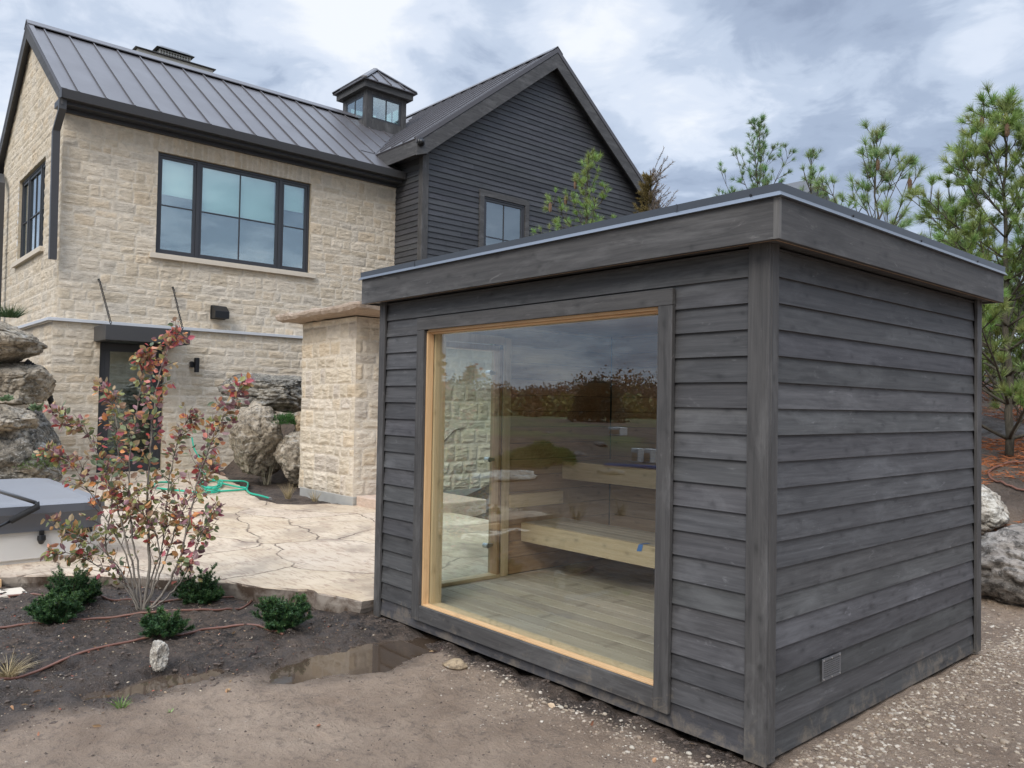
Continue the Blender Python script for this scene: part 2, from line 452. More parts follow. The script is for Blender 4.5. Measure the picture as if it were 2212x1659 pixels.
def m_bark(name, a, b):
    m, t = newmat(name)
    v = t.coord((1, 1, 0.3)); n = t.noise(v, 38, 5, 0.7, 0.6); n2 = t.noise(t.coord(), 6, 3)
    c = t.mix(t.ramp(n, [(0.35, 0.0), (0.65, 1.0)]), a, b); c = t.mix(t.math('MULTIPLY', n2, 0.4), c, tuple(x * 0.6 for x in a))
    finish(t, c, 0.85, n, 0.5, 0.01, 0, 0.3)
    return m


MAT['bark'] = m_bark('grey_smooth_bark', (0.17, 0.145, 0.12), (0.36, 0.32, 0.27))
MAT['twig'] = m_bark('dark_red_twig', (0.055, 0.032, 0.028), (0.13, 0.08, 0.065))
MAT['pinebark'] = m_bark('pine_bark', (0.055, 0.047, 0.035), (0.15, 0.13, 0.095))
MAT['cone'] = m_bark('pine_cone', (0.09, 0.05, 0.03), (0.25, 0.16, 0.10))


def m_ground():
    m, t = newmat('soil_and_mud'); v = t.coord()
    a = t.n('ShaderNodeAttribute', _attribute_name='tone')        # r: bed soil  g: wet  b: lawn
    s = t.n('ShaderNodeSeparateColor', Color=a.outputs[0])
    n = t.noise(v, 1.7, 7, 0.62, 0.4); n2 = t.noise(v, 16, 7, 0.72, 0.3); n3 = t.noise(v, 75, 5, 0.75)
    mud = t.mix(t.ramp(n, [(0.32, 0.0), (0.68, 1.0)]), (0.245, 0.172, 0.118), (0.420, 0.315, 0.228))
    mud = t.mix(t.math('MULTIPLY', t.ramp(n2, [(0.52, 0.0), (0.66, 1.0)]), 0.6), mud, (0.13, 0.095, 0.072))
    mud = t.mix(t.math('MULTIPLY', t.ramp(n3, [(0.62, 0.0), (0.70, 1.0)]), 0.8), mud, (0.46, 0.39, 0.31))
    soil = t.mix(t.ramp(n2, [(0.42, 0.0), (0.58, 1.0)]), (0.012, 0.008, 0.006), (0.100, 0.069, 0.049))
    soil = t.mix(t.ramp(n, [(0.42, 0.0), (0.66, 0.8)]), soil, (0.135, 0.098, 0.072))
    soil = t.mix(t.math('MULTIPLY', t.ramp(n3, [(0.56, 0.0), (0.66, 1.0)]), 0.6), soil, (0.22, 0.18, 0.14))
    c = t.mix(s.outputs[0], mud, soil)
    c = t.mix(t.math('MULTIPLY', s.outputs[1], 0.45), c, (0.045, 0.034, 0.028))
    far = t.noise(v, 0.35, 5, 0.6)
    grass = t.mix(far, (0.075, 0.105, 0.03), (0.14, 0.16, 0.05))
    c = t.mix(s.outputs[2], c, grass)
    wetpatch = t.math('MULTIPLY', s.outputs[1], t.ramp(t.noise(v, 5.5, 5, 0.6), [(0.38, 0.0), (0.54, 1.0)]))
    r = t.math('SUBTRACT', 0.88, t.math('MULTIPLY', wetpatch, 0.74))
    h = t.math('ADD', t.math('MULTIPLY', n2, 1.0), t.math('MULTIPLY', n3, 0.35))
    finish(t, c, r, h, 1.0, 0.045, 0, 0.5)
    return m


def m_patio():
    m, t = newmat('sandstone_flagging'); v = t.coord()
    wob = t.n('ShaderNodeTexNoise', Vector=v, Scale=2.2, Detail=5.0)
    vw = t.vmath('ADD', v, t.vmath('MULTIPLY', t.vmath('SUBTRACT', wob.outputs[1], (0.5, 0.5, 0.5)).outputs[0], (0.34, 0.34, 0.0)).outputs[0]).outputs[0]
    vw = t.n('ShaderNodeMapping', Vector=vw, Scale=(0.62, 0.85, 0.0001), Location=(0.35, 0.1, 0)).outputs[0]
    e = t.n('ShaderNodeTexVoronoi', Vector=vw, Scale=0.95, _feature='DISTANCE_TO_EDGE').outputs[0]
    cell = t.n('ShaderNodeTexVoronoi', Vector=vw, Scale=0.95).outputs[1]
    brk = t.ramp(t.noise(v, 1.1, 3), [(0.36, 0.25), (0.5, 1.0)])
    crack = t.math('MULTIPLY', t.ramp(e, [(0.003, 1.0), (0.008, 0.0)]), brk)
    n = t.noise(v, 2.3, 7, 0.62, 0.5); vs = t.coord((1.0, 4.2, 1.0), rot=(0, 0, 0.5)); n2 = t.noise(vs, 5.5, 6, 0.66, 0.8); n3 = t.noise(v, 60, 4, 0.7)
    c = t.mix(t.ramp(n, [(0.3, 0.0), (0.7, 1.0)]), (0.475, 0.36, 0.23), (0.62, 0.505, 0.36))
    sep = t.n('ShaderNodeSeparateColor', Color=cell)
    c = t.mix(t.math('MULTIPLY', sep.outputs[0], 0.3), c, (0.66, 0.56, 0.49))
    c = t.mix(t.math('MULTIPLY', t.ramp(n2, [(0.50, 0.0), (0.62, 1.0)]), 0.65), c, (0.33, 0.22, 0.155))
    c = t.mix(t.math('MULTIPLY', t.ramp(n3, [(0.6, 0.0), (0.72, 1.0)]), 0.35), c, (0.30, 0.22, 0.17))
    st = t.ramp(t.noise(v, 0.75, 5, 0.6, 0.6), [(0.52, 0.0), (0.62, 1.0)])
    c = t.mix(t.math('MULTIPLY', st, 0.6), c, (0.25, 0.19, 0.145))
    # rain spots
    sp = t.n('ShaderNodeTexVoronoi', Vector=t.vmath('ADD', v, t.vmath('SCALE', wob.outputs[1]).outputs[0]).outputs[0], Scale=7.5).outputs[0]
    spm = t.math('MULTIPLY', t.ramp(sp, [(0.16, 1.0), (0.20, 0.0)]), t.ramp(t.noise(v, 1.6, 2), [(0.5, 0.0), (0.6, 1.0)]))
    c = t.mix(t.math('MULTIPLY', spm, 0.8), c, (0.20, 0.14, 0.11))
    c = t.mix(t.math('MULTIPLY', crack, 0.85), c, (0.10, 0.068, 0.048))
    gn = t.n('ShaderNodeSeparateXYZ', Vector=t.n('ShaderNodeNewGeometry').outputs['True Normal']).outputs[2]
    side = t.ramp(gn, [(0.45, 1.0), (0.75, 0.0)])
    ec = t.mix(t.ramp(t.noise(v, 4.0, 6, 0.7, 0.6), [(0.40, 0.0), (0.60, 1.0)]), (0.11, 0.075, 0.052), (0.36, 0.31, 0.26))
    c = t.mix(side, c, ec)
    h = t.math('SUBTRACT', t.math('ADD', t.math('MULTIPLY', n2, 0.35), t.math('ADD', t.math('MULTIPLY', n, 0.6), t.math('MULTIPLY', n3, 0.12))), t.math('MULTIPLY', crack, 2.0))
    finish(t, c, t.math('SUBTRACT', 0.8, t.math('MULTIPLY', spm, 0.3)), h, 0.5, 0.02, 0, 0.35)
    return m


MAT['ground'] = m_ground(); MAT['patio'] = m_patio()


def m_water():
    m, t = newmat('muddy_water')
    n = t.noise(t.coord(), 3, 3)
    finish(t, t.mix(n, (0.055, 0.038, 0.026), (0.085, 0.06, 0.042)), 0.03, t.noise(t.coord(), 12, 2), 0.02, 0.01, 0, 0.65)
    return m


MAT['water'] = m_water()

# ------------------------------------------------------------------ ground, one sheet
PUD_Z = -0.058


FOOT = [(-1.9, -1.05, 0.5), (-1.55, -1.35, 0.65), (-1.25, -0.85, 2.4), (-2.15, -1.75, 0.3), (-1.7, -1.95, 0.45), (-1.05, -1.4, 0.8), (0.75, 0.35, 1.3), (0.55, 1.15, 1.7), (-0.7, -0.95, 0.2), (-3.0, -1.0, 1.1), (-3.65, -1.75, 0.7)]


def gheight(x, y):
    P = np.stack([x, y], -1)
    n = fbm(P * 0.9, 4, 3) - 0.5; n2 = fbm(P * 7, 4, 9) - 0.5; n3 = fbm(P * 22, 3, 21) - 0.5
    bed = bedmask(x, y)
    near = np.exp(-((x + 2) ** 2 + (y + 1) ** 2) / 300.0)
    n4 = np.abs(fbm(P * 4.2, 3, 63) - 0.5)
    z = -0.035 + 0.03 * n * near + (0.030 + 0.042 * bed) * n2 + (0.018 + 0.024 * bed) * n3 + 0.05 * bed * (n4 - 0.1)
    # soil banked along the cabin's right side
    z += 0.05 * sstep(x, -0.2, 0.25) * sstep(y, -0.2, 2.6) * (1 - sstep(x, 1.5, 3.0))
    z += 0.035 * bed * sstep(-x, 2.7, 3.6)
    for fx, fy, fa in FOOT:
        u = (x - fx) * math.cos(fa) + (y - fy) * math.sin(fa); v = -(x - fx) * math.sin(fa) + (y - fy) * math.cos(fa)
        q = np.sqrt((u / 0.14) ** 2 + (v / (0.048 + 0.010 * np.sin(u * 22))) ** 2)
        z += (-0.013 * (1 - sstep(q, 0.75, 1.05)) + 0.006 * np.exp(-((q - 1.2) / 0.18) ** 2))
    # puddles
    wob = (fbm(P * 3.5, 3, 40) - 0.5) * 0.9
    d1 = ((x + 2.49) / 0.23) ** 2 + ((y + 0.58) / 0.56) ** 2
    d2 = ((x + 2.80) / 0.13) ** 2 + ((y + 1.62) / 0.36) ** 2
    d3 = ((x + 3.35) / 0.16) ** 2 + ((y + 2.15) / 0.30) ** 2
    for d in (d1, d2, d3): z -= 0.062 * (1 - sstep(np.sqrt(d) + wob * 0.8, 0.55, 1.35))
    # berms
    b1 = sstep(y, 3.55, 6.3) * sstep(x, -8.5, -7.0) * 1.06
    b2 = sstep(y, 3.3, 4.6) * sstep(-x, 8.6, 9.6) * 1.1
    b3 = sstep(-y, 0.3, 1.0) * (0.42 * sstep(-x, 12.2, 12.7) + 0.28 * sstep(-x, 12.8, 13.2) + 0.30 * sstep(-x, 13.3, 14.0)) * 2.35 * (1 - sstep(-y, 3.0, 5.5)) + sstep(-x, 15.5, 17.5) * sstep(-y, -0.2, 0.6) * 0.4
    b1 = b1 + sstep(y, 6.3, 15) * sstep(x, -8.5, -7.0) * 1.6
    z += np.maximum(np.maximum(b1, b2), b3) * (1 + 0.25 * n)
    under = ((x < -3.35) & (x > -14.7) & (y > -0.75) & (y < 2.4)) | ((x < -5.9) & (x > -12.5) & (y < -0.2) & (y > -4.5))
    z = np.where(under, np.minimum(z, -0.03), z)
    ins = (x > -3.12) & (x < -0.06) & (y > 0.06) & (y < 2.5)
    z = np.where(ins, -0.08, z)
    # land falling away and rising again to the far woods behind the photographer
    dist = np.hypot(x, y)
    back = sstep(-(x * 0.66 + y * 0.75), 6, 25)
    z += back * (0.25 * (fbm(P * 0.12, 3, 5) - 0.4) * 2 * (1 - sstep(dist, 45, 80)))
    z += back * sstep(dist, 75, 240) * 0.8
    z += (1 - back) * sstep(dist, 60, 300) * 1.0
    return z


def bedmask(x, y):
    P = np.stack([x, y], -1)
    w = (fbm(P * 2.6, 4, 55) - 0.5) * 0.5
    a = sstep(-(x + w), 2.50, 2.78) * (1 - sstep(-x, 30, 60)) * sstep(y, -4.5, -3.4)
    b = sstep(y + w * 0.35, -0.20, -0.07) * sstep(-x, -0.1, 0.2) * (1 - sstep(y, 0.4, 1))
    c = sstep(y, 4.4, 5.4)
    far = (0.75 + 0.3 * fbm(P * 0.5, 3, 91)) * sstep(-y, 5, 9)
    return np.clip(np.maximum(np.maximum(a, b), np.maximum(c * 0.8, far)), 0, 1)


def grow(a, step, end, k=1.16):
    out = []
    s = step; p = a; sg = 1 if end > a else -1
    while (end - p) * sg > 0: s *= k; p = p + s * sg; out.append(p)
    return out if sg > 0 else out[::-1]


def make_ground():
    xs = np.array(grow(-6.2, 0.035, -700, 1.045)[0:] + list(np.arange(-6.2, 1.6, 0.032)) + grow(1.6, 0.04, 500, 1.12))
    ys = np.array(grow(-2.9, 0.035, -700, 1.055) + list(np.arange(-2.9, 0.6, 0.032)) + list(np.arange(0.6, 5.0, 0.06)) + grow(5.0, 0.06, 500, 1.09))
    X, Y = np.meshgrid(xs, ys, indexing='ij')
    Z = gheight(X, Y)
    V = np.stack([X, Y, Z], -1).reshape(-1, 3)
    nx, ny = X.shape
    i = np.arange(nx - 1)[:, None] * ny + np.arange(ny - 1)[None, :]
    F = np.stack([i, i + ny, i + ny + 1, i + 1], -1).reshape(-1, 4)
    C = np.zeros((nx * ny, 3))
    C[:, 0] = bedmask(X, Y).ravel()
    P = np.stack([X, Y], -1)
    wet = sstep(fbm(P * 1.8, 4, 77), 0.36, 0.52) * bedmask(X, Y) * (1 - sstep(-X, 4.4, 5.4))
    for cx, cy, rx, ry in [(-2.45, -0.6, 0.42, 0.75), (-2.8, -1.62, 0.3, 0.6), (-3.3, -2.1, 0.5, 0.6)]:
        wet = np.maximum(wet, 1 - sstep(np.sqrt(((X - cx) / rx) ** 2 + ((Y - cy) / ry) ** 2) + (fbm(P * 5, 3, 12) - .5) * .8, 0.5, 1.1))
    C[:, 1] = wet.ravel()
    dist = np.hypot(X, Y); dn = dist + (fbm(P * 0.1, 3, 66) - 0.5) * 16
    lawn = sstep(dn, 62, 70) * (X < 5)
    field = sstep(dist, 13, 24) * (Y < -2) * sstep(fbm(P * np.array([0.22, 0.22]) + 4, 4, 17), 0.44, 0.56) * 0.85
    C[:, 2] = np.maximum(lawn, field).ravel()
    mb = MB(); mb.v.append(V); mb.c.append(C); mb.f = F.tolist(); mb.n = len(V)
    o = mb.build('ground', MAT['ground'], smooth=True); tag(o, kind='structure')
    return xs, ys


make_ground()


def gz(x, y): return float(gheight(np.array([float(x)]), np.array([float(y)]))[0])


def sheet_blob(name, cx, cy, rx, ry, z, mat, n=28):
    mb = MB(); p = [(cx + rx * math.cos(a) * 1.0, cy + ry * math.sin(a), z) for a in np.linspace(0, 2 * math.pi, n, endpoint=False)]
    mb.add(p, [tuple(range(n))]); return mb.build(name, mat)


tag(sheet_blob('puddle_water', -2.49, -0.58, 0.46, 0.9, PUD_Z, MAT['water']), kind='structure')
tag(sheet_blob('puddle_water', -2.80, -1.62, 0.28, 0.55, PUD_Z, MAT['water']), kind='structure')


# ------------------------------------------------------------------ flagstone patio
def make_patio():
    pts = [(-5.66, -2.3), (-5.63, -1.98), (-5.45, -1.62), (-4.98, -1.12), (-4.62, -0.86), (-4.36, -0.62), (-4.08, -0.52), (-3.80, -0.31), (-3.76, -0.23), (-3.60, -0.24), (-3.44, -0.19), (-3.21, -0.10),
           (-3.2, 3.2), (-7.4, 3.3), (-7.95, 2.56), (-8.30, 2.42), (-8.38, 2.05), (-8.62, 1.82), (-9.16, 1.80), (-9.9, 1.95), (-10.9, 2.25), (-12.0, 2.5), (-12.9, 2.75), (-14.86, 3.0), (-14.86, -0.1), (-13.3, -0.5), (-12.9, -4.2), (-5.7, -4.2)]
    out = []
    n = len(pts)
    for i in range(n):
        a = np.array(pts[i]); b = np.array(pts[(i + 1) % n]); L = np.linalg.norm(b - a)
        k = max(1, int(L / 0.06)) if i < 11 or 13 < i < 22 else max(1, int(L / 0.6))
        for j in range(k):
            q = a + (b - a) * j / k
            jit = 0.035 * (fbm(np.array([[q[0] * 9, q[1] * 9]]), 3, 5)[0] - 0.5) * 2 if (i < 11 or 13 < i < 22) else 0
            nn = np.array([b[1] - a[1], a[0] - b[0]]) / L
            out.append(q + nn * jit)
    out = np.array(out); m = len(out)
    top = 0.10; mb = MB()
    under = 0.008 * np.sin(np.arange(m) * 1.3)
    # chamfered chipped edge: top ring, mid ring, bottom ring
    ctr = np.array([-8.5, 0.5])
    R0 = np.c_[out, np.full(m, top)]
    d = ctr - out; d = d / np.linalg.norm(d, axis=1)[:, None]
    ch = 0.006 + 0.012 * fbm(out * 14, 2, 8)[:, None]
    R0[:, :2] += d * ch
    R1 = np.c_[out, np.full(m, top - 0.006) - 0.014 * fbm(out * 11, 2, 4)]
    R2 = np.c_[out + d * (0.030 * fbm(out * 12, 3, 31)[:, None]), np.full(m, 0.022) + 0.035 * fbm(out * 6, 3, 3)]
    R3 = np.c_[out + d * 0.07, np.full(m, -0.07)]
    V = np.vstack([R0, R1, R2, R3]); f = [tuple(range(m))]
    for k in range(3):
        for i in range(m): j = (i + 1) % m; f.append((k * m + i, (k + 1) * m + i, (k + 1) * m + j, k * m + j))
    mb.add(V, f)
    o = mb.build('patio', MAT['patio']); tag(o, kind='structure')


make_patio()


def make_bed():   # dark planting soil in the notch beside the pillar
    xs = np.arange(-13.2, -7.9, 0.06); ys = np.arange(1.6, 4.6, 0.06)
    X, Y = np.meshgrid(xs, ys, indexing='ij'); P = np.stack([X, Y], -1)
    Z = 0.075 + 0.06 * (fbm(P * 6, 4, 14) - 0.5) + sstep(Y, 3.2, 4.5) * 1.1
    m = (Y > 1.78 + 0.30 * np.maximum(0, -9.3 - X)) & (X > -13.0)
    nx, ny = X.shape; f = []
    for i in range(nx - 1):
        for j in range(ny - 1):
            if m[i, j] and m[i + 1, j] and m[i, j + 1] and m[i + 1, j + 1]: f.append((i * ny + j, (i + 1) * ny + j, (i + 1) * ny + j + 1, i * ny + j + 1))
    mb = MB(); mb.add(np.stack([X, Y, Z], -1).reshape(-1, 3), f, (1, 0.15, 0))
    tag(mb.build('planting_soil', MAT['ground'], smooth=True), kind='structure')


make_bed()


# ------------------------------------------------------------------ limestone rubble walls
def stone_wall(mb, org, u, n, U0, U1, Z0, Z1, step, openings=(), seed=1, amp=0.03, clip=None, ends=(True, True), course=(0.12, 0.27), length=(0.16, 0.52), palette=None, jit=0.02, lintel=None):
    r = np.random.default_rng(seed)
    u = np.array(u, float); n = np.array(n, float); org = np.array(org, float)
    us = np.unique(np.round(np.r_[np.arange(U0, U1, step), U1, [o[0] for o in openings], [o[1] for o in openings]], 4))
    zs = np.unique(np.round(np.r_[np.arange(Z0, Z1, step), Z1, [o[2] for o in openings], [o[3] for o in openings]], 4))
    Ug, Zg = np.meshgrid(us, zs, indexing='ij')
    cz = [Z0]
    while cz[-1] < Z1: cz.append(cz[-1] + r.uniform(*course))
    cz = np.array(cz)
    wz = Zg + 0.028 * (fbm(np.stack([Ug * 1.4, Zg * 1.4], -1), 3, seed) - 0.5) * 2
    wu = Ug + 0.03 * (fbm(np.stack([Ug * 3, Zg * 3], -1), 3, seed + 5) - 0.5) * 2
    ci = np.clip(np.searchsorted(cz, wz) - 1, 0, len(cz) - 2)
    dz = np.minimum(wz - cz[ci], cz[ci + 1] - wz)
    du = np.zeros_like(dz); tone = np.zeros(Ug.shape + (3,)); hgt = np.zeros_like(dz); tilt = np.zeros_like(dz)
    if palette is None:
        palette = [(0.55, 0.465, 0.35), (0.53, 0.445, 0.33), (0.57, 0.49, 0.38), (0.51, 0.43, 0.32), (0.545, 0.445, 0.32), (0.50, 0.44, 0.355), (0.58, 0.50, 0.39), (0.54, 0.46, 0.35)]
    palette = np.array(palette)
    for c in range(len(cz) - 1):
        e = [U0 - r.uniform(0, 0.3)]
        while e[-1] < U1: e.append(e[-1] + r.uniform(*length))
        e = np.array(e); k = len(e) - 1
        m = ci == c
        if not m.any(): continue
        si = np.clip(np.searchsorted(e, wu[m]) - 1, 0, k - 1)
        du[m] = np.minimum(wu[m] - e[si], e[si + 1] - wu[m])
        pc = palette[r.integers(0, len(palette), k)] * r.uniform(0.92, 1.08, (k, 1)) * np.array([1.12, 1.13, 1.15])
        tone[m] = pc[si]; hgt[m] = r.uniform(0.35, 1.0, k)[si]; tilt[m] = (r.uniform(-1, 1, k)[si]) * (wz[m] - cz[c]) / (cz[c + 1] - cz[c])
    P = np.stack([Ug, Zg], -1)
    if lintel is not None:
        l0, l1, z0_, z1_ = lintel
        top = z1_ + 0.05 * (fbm(np.stack([np.floor(Ug / 0.14) * 3.3, Ug * 0], -1), 2, 6) - 0.5)
        m = (Ug > l0) & (Ug < l1) & (Zg >= z0_) & (Zg < top)
        e = [l0]
        while e[-1] < l1: e.append(e[-1] + r.uniform(0.09, 0.19))
        e = np.array(e); si = np.clip(np.searchsorted(e, wu[m]) - 1, 0, len(e) - 2)
        du[m] = np.minimum(wu[m] - e[si], e[si + 1] - wu[m]); dz[m] = np.minimum(Zg[m] - z0_ + 0.03, top[m] - Zg[m])
        pc = palette[r.integers(0, len(palette), len(e))] * r.uniform(0.9, 1.05, (len(e), 1)) * np.array([1.1, 1.1, 1.1]); tone[m] = pc[si]; hgt[m] = r.uniform(0.3, 1, len(e))[si]
    rough = 0.5 * fbm(np.stack([Ug * 5, Zg * 11], -1), 5, seed + 9, 0.6) + 0.5 * fbm(np.stack([Ug * 3.5 + 0.8 * Zg, Zg * 20], -1), 4, seed + 19, 0.6)
    ridge = 1 - np.abs(2 * fbm(np.stack([Ug * 5, Zg * 9], -1), 4, seed + 30) - 1)
    dmin = np.minimum(dz, du)
    edge = sstep(dmin + 0.02 * (fbm(P * 14, 3, seed + 71) - 0.5), 0.0, 0.05)
    smear = sstep(fbm(P * 1.7, 3, seed + 44), 0.40, 0.62)
    mort = 1 - sstep(dmin + 0.03 * (fbm(P * 22, 3, seed + 2) - 0.5), 0.004, 0.018 + 0.016 * smear)
    h = amp * (0.45 + edge * (0.10 * hgt + 1.25 * (rough - 0.40) + 0.45 * (ridge - 0.5) + 0.10 * tilt) * (1 - 0.35 * smear))
    mort = np.clip(mort * 0.85 + smear * 0.45 * sstep(0.55 - rough, 0.0, 0.15), 0, 1)
    mc = np.array((0.68, 0.61, 0.505))
    C = tone * (1 - mort[..., None]) + mc * mort[..., None]
    ejz = jit * (fbm(np.stack([zs * 5, zs * 0 + 3.3], -1), 3, 99) + 0.15)
    pos = org + Ug[..., None] * u + np.array([0, 0, 1.0]) * Zg[..., None]
    tap0 = sstep(Ug, U0, U0 + 0.05) if ends[0] else 1; tap1 = 1 - sstep(Ug, U1 - 0.05, U1) if ends[1] else 1
    t = tap0 * tap1
    hh = h * t + ejz[None, :] * (1 - t)
    pos = pos + hh[..., None] * n
    if ends[0]: pos -= u * (ejz[None, :, None] * (1 - tap0)[..., None])
    if ends[1]: pos += u * (ejz[None, :, None] * (1 - tap1)[..., None])
    nx, nz = Ug.shape
    uc = (us[:-1] + us[1:]) / 2; zc = (zs[:-1] + zs[1:]) / 2
    keep = np.ones((nx - 1, nz - 1), bool)
    for o in openings: keep &= ~((uc[:, None] > o[0]) & (uc[:, None] < o[1]) & (zc[None] > o[2]) & (zc[None] < o[3]))
    if clip: keep &= clip(uc[:, None] + 0 * zc[None], zc[None] + 0 * uc[:, None])
    I = np.arange(nx - 1)[:, None] * nz + np.arange(nz - 1)[None]
    F = np.stack([I, I + nz, I + nz + 1, I + 1], -1)[keep]
    if np.cross(u, [0, 0, 1]) @ n < 0: F = F[:, ::-1]
    mb.add(pos.reshape(-1, 3), F.tolist(), C.reshape(-1, 3))
    for o in openings:     # reveals
        for (a, b) in [((o[0], o[2]), (o[0], o[3])), ((o[0], o[3]), (o[1], o[3])), ((o[1], o[3]), (o[1], o[2])), ((o[1], o[2]), (o[0], o[2]))]:
            pa = org + u * a[0] + np.array([0, 0, a[1]]); pb = org + u * b[0] + np.array([0, 0, b[1]])
            k = 24; ts = np.linspace(0, 1, k)[:, None]
            out = pa + (pb - pa) * ts + n * amp * 0.55; inn = pa + (pb - pa) * ts - n * 0.16
            mb.add(np.vstack([out, inn]), [(i, i + 1, k + i + 1, k + i) for i in range(k - 1)], (0.58, 0.49, 0.36))


# ------------------------------------------------------------------ clapboards
def clapboards(mb, org, u, n, U0, U1, Z0, Z1, exp, openings=(), clip=None, thick=0.0135, seed=3, maxlen=3.6, joints=True, z_start=None):
    """lapped boards as wedges; n outward; face of wall at org plane. clip(z)->(u0,u1)"""
    r = np.random.default_rng(seed); u = np.array(u, float); n = np.array(n, float); org = np.array(org, float); up = np.array([0, 0, 1.0])
    z = Z0 if z_start is None else z_start
    while z < Z1 - 1e-4:
        za, zb = z, min(z + exp, Z1)
        cuts = sorted(set([za, zb] + [q for o in openings for q in (o[2], o[3]) if za < q < zb]))
        js = []
        if joints:
            j = U0 + r.uniform(0.8, maxlen)
            while j < U1: js.append(j); j += r.uniform(1.6, maxlen)
        tones = r.uniform(0.80, 1.18, 60); kk = 0
        for a, b in zip(cuts[:-1], cuts[1:]):
            mid = (a + b) / 2
            iv = [(U0, U1)]
            for o in openings:
                if o[2] < mid < o[3]:
                    nv = []
                    for s, e in iv:
                        if o[1] <= s or o[0] >= e: nv.append((s, e)); continue
                        if o[0] > s: nv.append((s, o[0]))
                        if o[1] < e: nv.append((o[1], e))
                    iv = nv
            for j in js:
                nv = []
                for s, e in iv:
                    if s + 0.05 < j < e - 0.05: nv += [(s, j - 0.0012), (j + 0.0012, e)]
                    else: nv.append((s, e))
                iv = nv
            pa = thick * (1 - (a - za) / exp) - thick; pb = thick * (1 - (b - za) / exp) - thick
            for s, e in iv:
                s0, e0, s1, e1 = s, e, s, e
                if clip:
                    c0 = clip(a); c1 = clip(b)
                    s0, e0 = max(s, c0[0]), min(e, c0[1]); s1, e1 = max(s, c1[0]), min(e, c1[1])
                    if e0 - s0 < 0.01: continue
                    if e1 < s1: s1 = e1 = (s1 + e1) / 2
                    if s1 > e0 or e1 < s0: continue
                q = lambda uu, zz, dd: org + u * uu + up * zz + n * dd
                bk = -thick - 0.006
                V = [q(s0, a, pa), q(e0, a, pa), q(e1, b, pb), q(s1, b, pb), q(s0, a, bk), q(e0, a, bk), q(e1, b, bk), q(s1, b, bk)]
                f = [(0, 1, 2, 3), (4, 7, 6, 5), (0, 4, 5, 1), (1, 5, 6, 2), (2, 6, 7, 3), (3, 7, 4, 0)]
                if np.cross(u, up) @ n < 0: f = [x[::-1] for x in f]
                tn = tones[kk % 60]; kk += 1
                mb.add(V, f, (tn, tn * r.uniform(0.98, 1.02), tn * r.uniform(0.97, 1.03)))
        z += exp


# ================================================================== SAUNA CABIN
W, L = 3.178, 2.582
HB, HT, OV = 2.276, 2.514, 0.112


